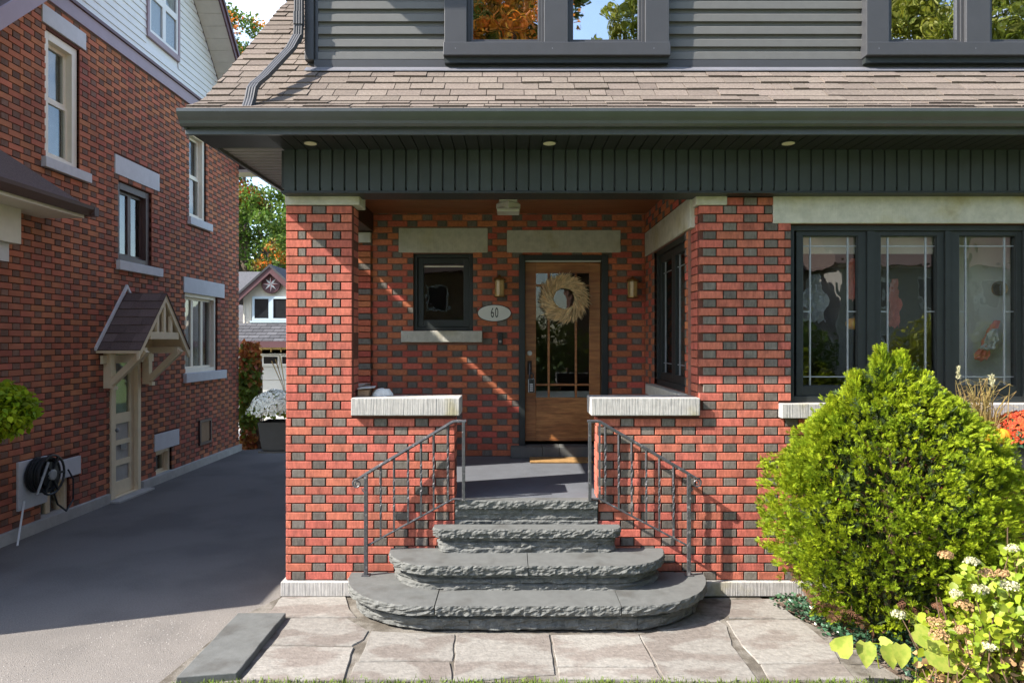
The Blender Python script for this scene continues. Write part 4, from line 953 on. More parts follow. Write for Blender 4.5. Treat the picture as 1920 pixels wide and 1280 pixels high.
G().box(XW - 0.25, XW - 0.01, 4.6, 6.349, 0, 3.3).build('wall', m_mort2, nb); G().box(XW - 5, XW - 0.251, 12.4, 12.6, 0, 5.6).build('wall', m_mort2, nb)
G().box(XW - 0.5, XW - 0.3, 6.4, 12.3, 0.1, 5.5).build('interior_wall', m_darkrm, nb)
pn = lay([(6.36, 12.598, 0.10, 5.60)], fl + sl_, 0.10, 84, 6.62)
pn = [(u, v, a, min(b, 5.6), d, k) for (u, v, a, b, d, k) in pn]
def vis(p):
    yc = (p[0] + p[1]) / 2; px = 960 - NXW * F / yc; py = 640 - (p[2] - CAMZ) * F / yc
    return 5 < px and 0 < py < 1100
cand = [i for i, p in enumerate(pn) if vis(p) and not (p[4] == 0 and p[1] - p[0] < 0.15)]
cand.sort(key=lambda i: pn[i][0]); gg = bricks(pn, '+x', XW, nb, [m_nred, m_nblk], cand[:300])
bricks(lay([(5.352, 6.318, 0.0, 5.64)], [], 0.0, 85, 5.5), '+x', -4.742, nb, [m_nred, m_nblk], (), gg)  # brick facing for the added tall shade block
bricks(lay([(-5.298, -4.752, 0.0, 5.64)], [], 0.0, 85, -5.2), '-y', 5.342, nb, [m_nred, m_nblk], (), gg)
bricks(lay([(4.182, 4.898, 0.0, 2.79)], [], 0.0, 42, 4.3), '+x', -4.957, nb, [m_nred, m_nblk], (), gg)  # brick facing for the added low shade block
bricks(lay([(-7.39, -4.967, 0.0, 2.79)], [], 0.0, 42, -7.2), '-y', 4.172, nb, [m_nred, m_nblk], (), gg)
bricks(lay([(4.90, 5.345, 0.0, 3.29)], [], 0.0, 49, 4.3), '+x', -4.960, nb, [m_nred, m_nblk], (), gg)
o = gg.build('brickwork', [m_nred, m_nblk], nb); o['kind'] = 'stuff'
for s_ in (sl_):
    pro = 0.012 if s_[3] - s_[2] > 0.16 else 0.05
    nm = 'lintel' if s_[3] - s_[2] > 0.16 else 'window_sill'
    G().box(XW - 0.2, XW + pro, s_[0], s_[1], s_[2] + .002, s_[3] - .002).build(nm, m_nst, nb, bevel=0.004)
def nwin(w, fm, bars=0, half=True, blind=True, cas=0.09):
    y0, y1, z0, z1 = w[0], w[1], min(w[2:]), max(w[2:])
    t_ = G().ring(y0 + .002, y1 - .002, z0, z1, cas, XW - 0.16, XW - 0.035, 'x').build('window', fm, nb, bevel=0.004)
    a, b, c, d = y0 + cas, y1 - cas, z0 + cas, z1 - cas; cells = []
    if bars:
        w_ = (b - a) / bars
        cells = [(a + k * w_, a + (k + 1) * w_, c, d) for k in range(bars)]
    elif half: cells = [(a, b, c, (c + d) / 2), (a, b, (c + d) / 2, d)]
    else: cells = [(a, b, c, d)]
    for k, (p, q, r_, s2) in enumerate(cells):
        off = -0.02 * (k % 2) if half else 0
        sh = G().ring(p + .001, q - .001, r_ + .001, s2 - .001, 0.035, XW - 0.13 + off, XW - 0.09 + off, 'x').build('sash', fm, t_)
        G().box(XW - 0.112 + off, XW - 0.108 + off, p + .034, q - .034, r_ + .034, s2 - .034).build('glass_pane', g_n, sh)
    if blind: G().box(XW - 0.20, XW - 0.19, a, b, c, d).build('screen', m_blind, t_)
    return t_
nwin(WA, m_nwf); nwin(WB, m_brn, 2, False); nwin(WC, m_nwf, cas=0.07); nwin(WD, m_nwf, 3, False, cas=0.06)
nwin(B1, m_cream, 2, False, cas=0.04); nwin(B2, m_cream, 0, False, cas=0.05)
G().box(XW - .2, XW + .045, 6.3, 8.50, -0.05, 0.105).build('foundation', m_conc, nb, bevel=0.006)
G().box(XW - .2, XW + .045, 9.26, 12.63, -0.05, 0.105).build('foundation', m_conc, nb, bevel=0.006)
G().box(XW - .1, XW + .16, 8.48, 9.32, -0.05, 0.012).build('door_step', m_conc, nb, bevel=0.006)
# side door
dn = G().ring(8.555, 9.235, 0.012, 1.998, 0.075, XW - 0.10, XW + 0.02, 'x', wb=0.01).build('door', m_cream, nb, bevel=0.004)
leaf = G(); yA, yB_ = 8.635, 9.155
leaf.box(XW - .07, XW - .03, yA, yA + .10, 0.03, 1.92); leaf.box(XW - .07, XW - .03, yB_ - .10, yB_, 0.03, 1.92)
for (a, b) in ((0.03, 0.20), (0.40, 0.47), (0.66, 0.72), (0.93, 1.06), (1.83, 1.92)): leaf.box(XW - .07, XW - .03, yA + .10, yB_ - .10, a, b)
leaf = leaf.build('door_leaf', m_cream, dn)
for (a, b) in ((0.20, 0.40), (0.47, 0.66), (0.72, 0.93)): G().box(XW - .065, XW - .05, yA + .10, yB_ - .10, a, b).build('recessed_panel', m_conc, dn)
G().box(XW - .055, XW - .052, yA + .10, yB_ - .10, 1.06, 1.83).build('glass_pane', g_n, dn)
G().box(XW - .09, XW - .075, yA + .10, yB_ - .10, 1.06, 1.83).build('curtain', m_blind, dn)
G().lathe((XW - .03, yA + 0.05, 0.86), [(0.012, 0), (0.012, 0.03), (0.026, 0.035), (0.026, 0.055), (0.01, 0.06)], 12, 'x').build('handle', m_flash, dn)
G().box(XW - .032, XW - .02, yA + .20, yB_ - .20, 0.60, 0.66).build('mail_slot', m_flash, dn)
# milk door
G().ring(*L(372, 0)[:1], *L(394, 0)[:1], 0.32, 0.72, 0.04, XW - 0.0, XW + 0.03, 'x').build('milk_door', m_brn, nb)
G().box(XW, XW + 0.012, L(372, 0)[0] + .04, L(394, 0)[0] - .04, 0.36, 0.68).build('milk_door_panel', m_card, nb)
# frieze board and clapboard gable
G().box(XW, XW + 0.035, 7.0, 12.62, 5.602, 5.76).build('frieze_board', m_mauve, nb)
G().box(XW, XW + 0.06, 7.0, 12.62, 5.763, 5.80).build('drip_cap', m_maroon, nb)
yl = lambda z: 6.8 + (z - 5.32) / 0.92
yr = lambda z: 18.04 - z
WG = (L(272, 0)[0], L(333, 0)[0], 6.05, 7.15); y0g, y1g = L(276, 60)[0], L(330, 60)[0]
WG = (y0g - 0.05, y1g + 0.05, Zp(70, y0g), 7.9)
z = 5.802
while z < 8.0:
    a, b = yl(z + .05), yr(z + .05)
    segs = [(a, b)] if not (WG[2] - .1 < z + .05 < WG[3]) else [(a, WG[0]), (WG[1], b)]
    for (p, q) in segs:
        if q - p > 0.05:
            G().add([(XW, p, z), (XW + .020, p, z), (XW + .006, p, z + .105), (XW, p, z + .105), (XW, q, z), (XW + .020, q, z), (XW + .006, q, z + .105), (XW, q, z + .105)],
                    [(0, 1, 2, 3), (4, 7, 6, 5), (1, 5, 6, 2), (0, 4, 5, 1)]).build('clapboard', m_vinyl, nb)
    z += 0.1005
G().prism([(7.0, 5.602), (12.6, 5.602), (12.3, 5.75), (9.88, 8.1), (7.2, 5.75)], XW - 0.25, XW - 0.002, 'x').build('gable_wall', m_vinyl, nb)
gw = G().ring(WG[0], WG[1], WG[2], 7.9, 0.05, XW - .01, XW + .04, 'x', wb=0.08).build('window', m_mauve, nb)
mid = (WG[0] + WG[1]) / 2
for (p, q) in ((WG[0] + .05, mid), (mid, WG[1] - .05)):
    for (r_, s2) in ((WG[2] + .08, WG[2] + 0.62), (WG[2] + 0.62, WG[2] + 1.25)):
        sh = G().ring(p, q, r_, s2, 0.045, XW + .002, XW + .03, 'x').build('sash', m_vinyl, gw)
        G().box(XW + .012, XW + .015, p + .044, q - .044, r_ + .044, s2 - .044).build('glass_pane', g_n, sh)
# main roof of the neighbour: thick slopes with rake boards
XR = -4.56
def slope(y0, z0, y1, z1, th=0.16): return [(y0, z0), (y1, z1), (y1, z1 + th), (y0, z0 + th)]
rn = G().prism(slope(4.75, 3.44, 9.88, 8.16), -12, XR, 'x').prism([(9.88, 8.16), (12.95, 5.09), (12.95, 5.25), (9.88, 8.32)], -12, XR, 'x').build('roof', m_shing2, nb)
G().prism([(4.72, 3.41), (9.88, 8.16), (9.88, 8.36), (4.72, 3.61)], XR, XR + .025, 'x').build('rake_board', m_mauve, rn)
G().prism([(9.88, 8.14), (12.97, 5.05), (12.97, 5.17), (9.88, 8.26)], XR, XR + .025, 'x').build('rake_board', m_maroon, rn)
G().prism([(9.88, 8.262), (12.97, 5.172), (12.97, 5.25), (9.88, 8.34)], XR, XR + .05, 'x').build('rake_board', m_maroon, rn)
for k in range(22):
    a = 9.95 + k * 0.137; G().prism([(a, 18.04 - a - .012), (a + .13, 18.04 - a - .142), (a + .13, 18.04 - a - .130), (a, 18.04 - a)], XW + .022, XR - .002, 'x').build('soffit_board', m_cream2, rn)
G().box(-9, XR, 12.60, 12.97, 5.04, 5.09).build('eave_soffit', m_cream2, rn)
# added unseen block keeping sun off the porch back wall, and the veranda roof in front
G().box(-5.3, -4.75, 5.35, 6.32, 0, 5.65).build('porch_shade_block', m_mort2, nb)
vr = G().prism([(-7.0, 3.40), (-4.50, 3.34), (-4.50, 3.38), (-4.96, 3.70), (-7.0, 4.15)], 4.62, 7.0, 'y')
vr = G().add([(-4.50, 4.52, 3.40), (-4.50, 7.34, 3.40), (-7.5, 7.34, 3.40), (-7.5, 4.52, 3.40), (-4.97, 5.2, 3.86), (-4.97, 6.60, 3.86), (-7.5, 6.9, 4.1), (-7.5, 5.2, 4.1)],
             [(0, 3, 2, 1), (0, 1, 5, 4), (1, 2, 6, 5), (4, 5, 6, 7), (3, 0, 4, 7), (2, 3, 7, 6)]).build('veranda_roof', m_shing2, nb)
G().prism([(-4.50, 3.385), (-4.50, 3.30), (-4.475, 3.295), (-4.455, 3.32), (-4.425, 3.36), (-4.42, 3.395)], 4.5, 7.36, 'y').build('gutter', m_brn, vr)
G().box(-4.96, -4.42, 7.345, 7.42, 3.30, 3.395).build('gutter_return', m_brn, vr)
G().box(-7.4, -4.505, 4.55, 7.30, 3.265, 3.30).build('soffit', m_cream2, vr)
G().box(-7.4, -4.80, 4.7, 6.78, 2.92, 3.262).build('beam', m_cream2, vr)
G().box(-5.4, -4.86, 4.9, 6.70, 2.74, 2.918).build('beam_stone', m_nst, vr)
G().box(-7.4, -4.965, 4.18, 4.9, 0.0, 2.80).build('drive_shade_block', m_mort2, nb)  # added unseen block, shaped to set the shadow edge on the driveway
# door canopy
cn = T('x', 'x', 'x', (0, 0, 0)); bpy.data.objects.remove(cn)
YC, ZR_, ZE_, HWc, XFr = 8.90, 2.58, 1.86, 0.64, -4.44
can = G()
can.prism([(YC, ZR_ - .03), (YC - HWc, ZE_ - .03), (YC - HWc, ZE_), (YC, ZR_), (YC + HWc, ZE_), (YC + HWc, ZE_ - .03)], XW + .002, XFr - 0.03, 'x')
can = can.build('door_canopy', m_cream, nb)
al = math.atan2(ZR_ - ZE_, HWc); LS = math.hypot(ZR_ - ZE_, HWc)
for sd in (-1, 1):
    for r_ in range(7):
        s0 = r_ * LS / 7; xx0 = XW + .01
        while xx0 < XFr + 0.01:
            w_ = random.uniform(0.14, 0.24); xe = min(xx0 + w_, XFr + 0.015)
            y0_, z0_ = YC + sd * (HWc - s0 * math.cos(al)), ZE_ + s0 * math.sin(al); e_ = LS / 7 + .012
            y1_, z1_ = y0_ - sd * e_ * math.cos(al), z0_ + e_ * math.sin(al); nx, nz = sd * math.sin(al), math.cos(al); th = 0.012 + random.choice([0, .004])
            G().prism([(y0_, z0_ + .001), (y1_, z1_ + .001), (y1_ + nx * .005, z1_ + nz * .005), (y0_ + nx * th, z0_ + nz * th)], xx0, xe - .002, 'x').build('shingle', m_shing2, can)
            xx0 = xe
            if xe >= XFr + 0.015: break
    G().prism([(YC, ZR_ - .10), (YC + sd * (HWc + .01), ZE_ - .11), (YC + sd * (HWc + .01), ZE_ - .012), (YC, ZR_ - .002)], XFr - .028, XFr, 'x').build('rake_board', m_cream, can)
    G().prism([(YC, ZR_ + .07), (YC + sd * (HWc + .03), ZE_ - .0), (YC + sd * (HWc + .03), ZE_ + .04), (YC, ZR_ + .12)], XW + .002, XW + .03, 'x').build('wall_flashing', m_nst, can)
    yb = YC + sd * 0.44
    G().box(XW + .001, XW + .09, yb - .045, yb + .045, 1.40, ZE_ + .18).build('bracket_post', m_cream, can)
    G().prism([(XW + .09, 1.42), (XW + .09, 1.52), (XFr - .06, ZE_ + 0.02), (XFr - .0, ZE_ - 0.02), (XFr - .03, ZE_ - .06)], yb - .04, yb + .04, 'y').build('bracket_brace', m_cream, can)
    G().box(XW + .09, XW + .13, yb - .04, yb + .04, 1.38, 1.425).build('bracket_foot', m_cream, can)
G().box(XW + .03, XFr - .04, YC - .50, YC - .38, ZE_ - .045, ZE_ + .035).build('plate_beam', m_cream, can)
G().box(XW + .03, XFr - .04, YC + .38, YC + .50, ZE_ - .045, ZE_ + .035).build('plate_beam', m_cream, can)
G().box(XFr - .05, XFr - .010, YC - .36, YC + .36, 2.00, 2.09).build('tie_beam', m_cream, can)
for dy, zt_ in ((-.17, 2.30), (0, 2.47), (.17, 2.30)): G().box(XFr - .045, XFr - .015, YC + dy - .028, YC + dy + .028, 2.09, zt_).build('strut', m_cream, can)
G().box(XW + .03, XW + .05, YC - .6, YC + .6, 1.70, 1.80).build('ledger', m_cream, can)
# hose reel on a board
hy, hz = 7.14, 0.60
hr_ = T('hose_reel', 'black garden hose coiled on a wall reel beside the neighbour basement window', 'hose reel', (XW + .1, hy, 0.25))
G().box(XW + .002, XW + .03, hy - .21, hy + .22, 0.27, 0.76).build('mounting_board', m_nst, hr_, bevel=0.004)
for k in range(5):
    G().tube([(XW + .07 + k * .03, hy + (0.17 - .006 * (k % 2)) * math.cos(t), hz + (0.17 - .006 * (k % 2)) * math.sin(t)) for t in np.linspace(0, 2 * math.pi, 25)], 0.014, 6, caps=False).build('hose_coil', m_rub, hr_)
G().lathe((XW + .04, hy, hz), [(0.13, 0), (0.13, 0.17), (0.05, 0.18)], 20, 'x').build('drum', m_rub, hr_)
G().tube([(XW + .22, hy + 0.20 * math.cos(t), hz + 0.20 * math.sin(t)) for t in np.linspace(0, 2 * math.pi, 25)], 0.012, 6, caps=False).build('rim', m_rub, hr_)
for k in range(6):
    t_ = k * math.pi / 3; G().tube([(XW + .22, hy + .05 * math.cos(t_), hz + .05 * math.sin(t_)), (XW + .22, hy + .2 * math.cos(t_), hz + .2 * math.sin(t_))], 0.014, 4).build('spoke', m_rub, hr_)
G().lathe((XW + .20, hy, hz), [(0.055, 0), (0.055, 0.04), (0.04, 0.045)], 16, 'x').build('hub', m_plst, hr_)
G().tube([(XW + .2, hy + .05, hz - .17), (XW + .2, hy + .12, hz - .33), (XW + .19, hy + .28, hz - .44), (XW + .15, hy + .46, hz - .36), (XW + .1, hy + .54, hz - .15), (XW + .03, hy + .56, hz - .05)], 0.010, 6).build('hose', m_rub, hr_)
G().tube([(XW + .26, hy - .28, hz - .15), (XW + .24, hy - .08, hz + .14)], 0.012, 6).build('spray_wand', m_plst, hr_)
o = G().tube([(XW + .18, 6.70, 0.0), (XW + .05, 6.98, 0.36)], 0.010, 6).build('white_stake', m_white)
tag(o, 'thin white stake leaning against the neighbour brick wall left of the hose reel', 'stake')
# ================================================================== GARAGE
YGa = 17.7
ga = T('garage', 'pale board and batten garage with gabled dormer at the driveway end', 'garage', (-6.3, YGa, 0))
gg_ = lambda px: Xp(px, YGa)
G().box(-10, -1.5, YGa + .02, YGa + .2, 0, 2.12).build('wall', m_cream2, ga)
G().box(-10, -9.8, YGa + .2, 23, 0, 2.5).box(-1.7, -1.5, YGa + .2, 23, 0, 2.5).build('side_wall', m_cream2, ga)
G().box(-10, -1.5, YGa - .03, YGa + .02, 1.66, 1.88).build('frieze', m_yelfr, ga)
for k in range(34): G().box(-9.9 + k * .25, -9.87 + k * .25, YGa - .045, YGa - .03, 1.70, 1.86).build('batten', m_yelfr, ga)
G().box(-10.1, -1.4, YGa - .42, YGa - .36, 1.82, 1.98).build('gutter', m_maroon, ga)
grf = G().prism([(YGa - .4, 1.96), (YGa + .62, 2.50), (YGa + .62, 2.40), (YGa - .4, 1.86)], -10.1, -1.4, 'x').build('roof', m_gsh, ga)
G().prism([(YGa + .65, 2.45), (YGa + 3.0, 4.05), (YGa + 3.2, 4.05), (YGa + 5.8, 2.3), (YGa + 5.6, 2.2), (YGa + .65, 2.35)], -10.1, -1.4, 'x').build('upper_roof', m_gsh, ga)
for r_ in range(6):
    for k in range(20):
        x_ = -8.4 + k * .27 + (r_ % 2) * .13
        if x_ < -5.3: G().prism([(YGa - .42 + r_ * .15, 1.965 + r_ * .08), (YGa - .26 + r_ * .15, 2.045 + r_ * .08), (YGa - .26 + r_ * .15, 2.052 + r_ * .08), (YGa - .42 + r_ * .15, 1.985 + r_ * .08)], x_, x_ + .26, 'x').build('shingle', m_gsh, grf)
# dormer
YDo = YGa + .5; ax = Xp(510, YDo)
dz0, dz1 = Zp(607, YDo), Zp(505, YDo)
dm = G().prism([(ax - .76, dz0), (ax + .76, dz0), (ax + .76, 3.15), (ax, dz1 - .05), (ax - .76, 3.15)], YDo, YDo + 2.2, 'y').build('dormer', m_cream2, ga)
for sd in (-1, 1):
    G().prism([(ax, dz1 + .06), (ax + sd * 1.02, 2.99), (ax + sd * 1.02, 2.82), (ax, dz1 - .12)], YDo - .18, YDo - .12, 'y').build('rake_board', m_maroon, dm)
    G().prism([(ax, dz1 + .12), (ax + sd * 1.05, 3.03), (ax + sd * 1.05, 2.96), (ax, dz1 + .05)], YDo - .2, YDo + 2.4, 'y').build('dormer_roof', m_gsh, dm)
for k in range(9): G().box(ax - .74 + k * .17, ax - .71 + k * .17, YDo - .015, YDo, dz0, 3.1).build('batten', m_cream2, dm)
for (a, b) in ((474, 509), (509, 544)):
    a_, b_ = Xp(a, YDo), Xp(b, YDo); w_ = G().ring(a_, b_, Zp(601, YDo), Zp(556, YDo), 0.06, YDo - .05, YDo - .016).build('window', m_wblue, dm)
    G().box(a_ + .06, b_ - .06, YDo - .03, YDo - .025, Zp(601, YDo) + .06, Zp(556, YDo) - .06).build('glass_pane', m_dglass, w_)
G().box(Xp(470, YDo), Xp(548, YDo), YDo - .06, YDo - .016, Zp(605, YDo), Zp(601.5, YDo)).build('sill', m_wblue, dm)
# garage doors
for (a, b) in ((456, 560), (574, 680)):
    a_, b_ = gg_(a), gg_(b); zt = Zp(664, YGa)
    gd = G().ring(a_ - .12, b_ + .12, 0.0, zt + .12, 0.12, YGa - .03, YGa + .02, wb=0.001).build('garage_door', m_white, ga)
    for k in range(5): G().box(a_, b_, YGa - .01, YGa + .015, k * zt / 5 + .006, (k + 1) * zt / 5 - .006).build('door_panel', m_gdoor, gd)
    for k in range(3):
        c_ = a_ + (b_ - a_) * (k + .5) / 3; G().ring(c_ - .21, c_ + .21, zt - .27, zt - .03, 0.03, YGa - .025, YGa - .0105).build('window', m_white, gd)
        G().box(c_ - .18, c_ + .18, YGa - .016, YGa - .0125, zt - .24, zt - .06).build('glass_pane', m_dglass, gd)
# star disc
sx_, sz_, sy_ = Xp(509.5, YDo), Zp(533, YDo), YDo - .07
st = T('barn_star', 'round dark disc with a white and red compass star on the garage gable', 'wall ornament', (sx_, sy_, sz_ - .24))
G().lathe((sx_, sy_, sz_), [(0.25, 0.05), (0.25, 0.0), (0.235, -0.006)], 32, 'y').build('disc', m_maroon, st)
for k in range(8):
    t_ = k * math.pi / 4; r1 = 0.20 if k % 2 == 0 else 0.185
    for sd, m_ in ((-1, m_white), (1, m_starr if k % 2 == 0 else m_white)):
        tip = (sx_ + r1 * math.sin(t_), sz_ + r1 * math.cos(t_)); si = (sx_ + .075 * math.sin(t_ + sd * .35), sz_ + .075 * math.cos(t_ + sd * .35))
        G().prism([(sx_, sz_), si, tip], sy_ - .014 - .001 * k, sy_ - .008, 'y').build('star_point', m_, st)
# ================================================================== VEGETATION
rs = np.random.RandomState(4)
def nrm(v): return v / (np.linalg.norm(v, axis=1, keepdims=True) + 1e-9)
def tree(name, label, cat, x, y, h0, blobs, n, size, mat, group=None, tr=0.22, z0=-0.05, seed=0):
    rs = np.random.RandomState(seed); t_ = T(name, label, cat, (x, y, z0), group)
    g = G(); g.tube([(x, y, z0), (x + .05, y, h0 * .5), (x, y + .1, h0)], [tr * 1.25, tr, tr * .8], 9)
    for (bx, by, bz, br) in blobs:
        m_ = Vector((x + bx * .5 + rs.uniform(-.3, .3), y + by * .5, (h0 + bz) / 2 + rs.uniform(-.2, .6)))
        g.tube([(x, y + .1, h0 * .92), m_, (x + bx, y + by, bz)], [tr * .6, tr * .34, tr * .10], 6)
        for q in range(6):
            d = rs.normal(size=3); d /= np.linalg.norm(d); g.tube([(x + bx * .8, y + by * .8, bz - br * .2), (x + bx + d[0] * br * .8, y + by + d[1] * br * .8, bz + d[2] * br * .8)], [tr * .14, tr * .04], 4)
    g.build('trunk', m_bark, t_)
    tot = sum(b[3] ** 2 for b in blobs); Ps = []; Ds = []
    for (bx, by, bz, br) in blobs:
        m = int(n * br ** 2 / tot); nc = max(12, int(26 * br)); cc = nrm(rs.normal(size=(nc, 3))) * (rs.uniform(0.45, 1.0, (nc, 1)) ** 0.5) * br
        idx = rs.randint(0, nc, m); cr = rs.uniform(.16, .34, nc) * br
        p = cc[idx] + nrm(rs.normal(size=(m, 3))) * (rs.uniform(0, 1, (m, 1)) ** .5) * cr[idx][:, None] * [1, 1, .7]
        Ps.append(p + [x + bx, y + by, bz]); Ds.append(nrm(p) * .5 + rs.normal(size=(m, 3)) * .7 + [0, 0, -.25])
    P = np.concatenate(Ps); D = np.concatenate(Ds)
    V_, F_ = scatter(P, D, *LEAF, rs.uniform(.7, 1.3, len(P)) * size); np_obj('crown', V_, F_, mat, t_)
    return t_
TG = 'trees beyond the garage'
tree('maple_tree', 'green maple with turning orange tips rising behind the garage', 'tree', -9.6, 25, 4.5,
     [(-1.5, 0, 12.6, 2.0), (-.7, 0, 11.4, 1.5), (-.2, 0, 10.6, 1.3), (-2.4, .5, 9.6, 2.2), (1.0, 0, 5.6, 2.2), (2.4, 0, 6.6, 1.6), (-1.8, 0, 6.4, 2.4), (2.6, .5, 4.6, 1.5)], 44000, .12, m_autumn, TG, seed=3)
tree('maple_tree', 'smaller bright green maple close behind the garage roof', 'tree', -6.4, 28, 3.2,
     [(0, 0, 5.0, 1.7), (1.2, .3, 4.2, 1.5), (-1.2, 0, 4.4, 1.5)], 16000, .15, m_green, TG, seed=5)
tree('maple_tree', 'tall dark green maple farthest behind the garage', 'tree', -11, 38, 4,
     [(0, 0, 6.0, 3.0), (3, 0, 6.5, 2.6), (-3, 0, 7, 3)], 16000, .24, m_green, TG, seed=6)
SG = 'street trees seen only in the window reflections'
tree('street_tree', 'orange maple across the street mirrored in the left upper window', 'tree', -.3, -15, 6, [(0, 0, 12.4, 2.6), (-2.2, 0, 13.5, 2.4), (1.8, 0, 10.6, 2.2), (-1.6, 0, 9.6, 2.4), (.6, 0, 15.2, 2.0)], 60000, .15, m_orange, SG, .3, seed=8)
tree('street_tree', 'olive green tree across the street mirrored in the second upper window', 'tree', 5.0, -15, 6, [(0, 0, 11.8, 2.2), (.6, 0, 14.0, 1.9), (-2.2, 0, 9.6, 1.9), (1.5, 0, 9.5, 2.0)], 48000, .15, m_yg, SG, .3, seed=9)
tree('street_tree', 'yellow green tree across the street mirrored in the right upper window', 'tree', 15.5, -13, 6, [(0, 0, 13, 3.2), (-2.4, 0, 11, 2.6), (2.6, 0, 12, 2.8), (0, 0, 9, 2.6), (-1, 0, 16, 2.2), (4, 0, 16, 2.0)], 70000, .16, m_yg, SG, .32, seed=10)
tree('street_tree', 'green tree across the street at the left end of the row', 'tree', -9, -18, 5, [(0, 0, 8.5, 3), (-2, 0, 11, 2.6), (2, 0, 10.5, 2.4)], 14000, .26, m_green, SG, .3, seed=11)
tree('street_tree', 'broad green tree across the street at the right end of the row', 'tree', 25, -15, 5, [(0, 0, 9, 3.4), (-2.6, 0, 12, 3), (2.6, 0, 12, 3)], 16000, .26, m_green, SG, .3, seed=12)
for k, (hx_, w_, m_, m2_) in enumerate(((-16, 9, m_mort, m_shing2), (-4, 8.5, m_card, m_shing2), (8, 9, m_mort2, m_maroon), (20, 9, m_conc, m_shing2), (33, 10, m_mort, m_shing2))):
    lab = ['red brick house across the street at the far left', 'tan house across the street facing the porch', 'brown brick house across the street with a maroon roof', 'grey house across the street right of the brown one', 'red brick house across the street at the far right'][k]
    ho = T('street_house', lab, 'house', (hx_, -22, -.05), 'houses across the street seen only in reflections')
    G().box(hx_ - w_ / 2, hx_ + w_ / 2, -30, -22, -.06, 5.6).build('wall', m_, ho)
    G().prism([(-30.5, 5.55), (-26, 8.6), (-21.5, 5.55)], hx_ - w_ / 2 - .4, hx_ + w_ / 2 + .4, 'x').build('roof', m2_, ho)
    for fx in (-.3, 0, .3):
        for fz in (.9, 3.6):
            x_ = hx_ + fx * w_; wn = G().ring(x_ - .6, x_ + .6, fz, fz + 1.4, .1, -22, -21.92).build('window', m_white, ho); G().box(x_ - .5, x_ + .5, -21.99, -21.96, fz + .1, fz + 1.3).build('glass_pane', m_dglass, wn)
for k in range(9):
    x_ = -15 + k * 5.3 + (k * 37 % 5) * .4; P = np.array([x_, -17 - (k % 3) * .8, 1.5]) + nrm(rs.normal(size=(3500, 3))) * (rs.uniform(0, 1, (3500, 1)) ** .4) * [2.4, 1.2, 1.6]
    V_, F_ = scatter(P, rs.normal(size=P.shape), *LEAF, rs.uniform(.12, .22, 3500)); hs_ = T('street_shrub', 'garden shrub across the street, ' + ['at the far left end', 'left of the red brick house door', 'between the red and tan houses', 'before the tan house', 'between the tan and brown houses', 'before the brown house', 'between the brown and grey houses', 'before the grey house', 'right of the grey house'][k], 'shrub', (x_, -17, -.05), 'garden shrubs across the street seen only in reflections')
    np_obj('foliage', V_, F_, m_green if k % 3 else m_yg, hs_); G().tube([(x_, -17, -.05), (x_, -17, 1.5)], [.1, .05], 6).build('stem', m_bark, hs_)
# golden thuja
thx, thy = 2.60, 4.75
tj = T('thuja_bush', 'big rounded bright lime green thuja bush in front of the leaded window', 'bush', (thx, thy, -0.02))
zz_ = np.array([0.02, .08, .18, .30, .47, .84, 1.20, 1.36, 1.53, 1.68, 1.76]); rr_ = np.array([.36, .46, .58, .68, .77, .85, .76, .62, .44, .24, .08])
def thuja_pts(n, lo, hi, rs):
    z = rs.uniform(0.02, 1.76, n * 2); w = np.interp(z, zz_, rr_); keep = rs.uniform(0, .83, n * 2) < w + .08; z, w = z[keep][:n], w[keep][:n]; th = rs.uniform(0, 2 * math.pi, len(z))
    lob = np.array([1 + .13 * mnoise.noise(Vector((math.cos(a) * 2.1, math.sin(a) * 2.1, b * 2.6))) + .15 * mnoise.noise(Vector((math.cos(a) * 5.2, math.sin(a) * 5.2, b * 6.5 + 3))) + .09 * mnoise.noise(Vector((math.cos(a) * 12, math.sin(a) * 12, b * 14))) for a, b in zip(th, z)])
    r = w * lob * rs.uniform(lo, hi, len(z)); P = np.stack([thx + r * np.cos(th) * 1.0, thy + r * np.sin(th) * .70, z], 1)
    out = np.stack([np.cos(th), np.sin(th), np.full(len(z), .15)], 1); return P, out, lob
spV = []; spF = []
def leaflet(x0, y0, ang, ln, wd):
    b = len(spV); c, s = math.cos(ang), math.sin(ang)
    for (u, v, h) in ((0, 0, 0), (wd, .45 * ln, .04), (0, ln, 0), (-wd, .45 * ln, .04)): spV.append((x0 + u * c + v * s, y0 - u * s + v * c, h))
    spF.append((b, b + 1, b + 2, b + 3))
leaflet(0, 0, 0, 1.0, .055)
for k, (yy, aa, ll) in enumerate(((.12, .75, .42), (.12, -.75, .42), (.34, .7, .42), (.34, -.7, .42), (.56, .62, .34), (.56, -.62, .34), (.76, .5, .24), (.76, -.5, .24))): leaflet(0, yy, aa, ll, .05)
def sprays(P, out, scale, mat, name, up=.55, jit=.38):
    n = len(P); D = out * .7 + [0, 0, up] + rs.normal(size=(n, 3)) * jit
    V_, F_ = scatter(P, D, spV, spF, rs.uniform(.7, 1.25, n) * scale); return np_obj(name, V_, F_, mat, tj)
Pc, oc, lob = thuja_pts(3300, .85, .99, rs)
nz_ = np.array([mnoise.noise(Vector(p) * 4.2) for p in Pc]); kc = nz_ > -.33 + .24 * (Pc[:, 2] < .42); Pc, oc = Pc[kc], oc[kc]
m_ = 15; bend = rs.normal(size=(len(Pc), 3)) * .35; P = np.repeat(Pc, m_, 0); out = np.repeat(nrm(oc * .9 + [0, 0, .35] + bend), m_, 0)
sd_ = nrm(rs.normal(size=P.shape)); sd_ -= (sd_ * out).sum(1, keepdims=True) * out; t_ = rs.uniform(0, 1, (len(P), 1)); q_ = rs.uniform(0, 1, (len(P), 1)) ** .5
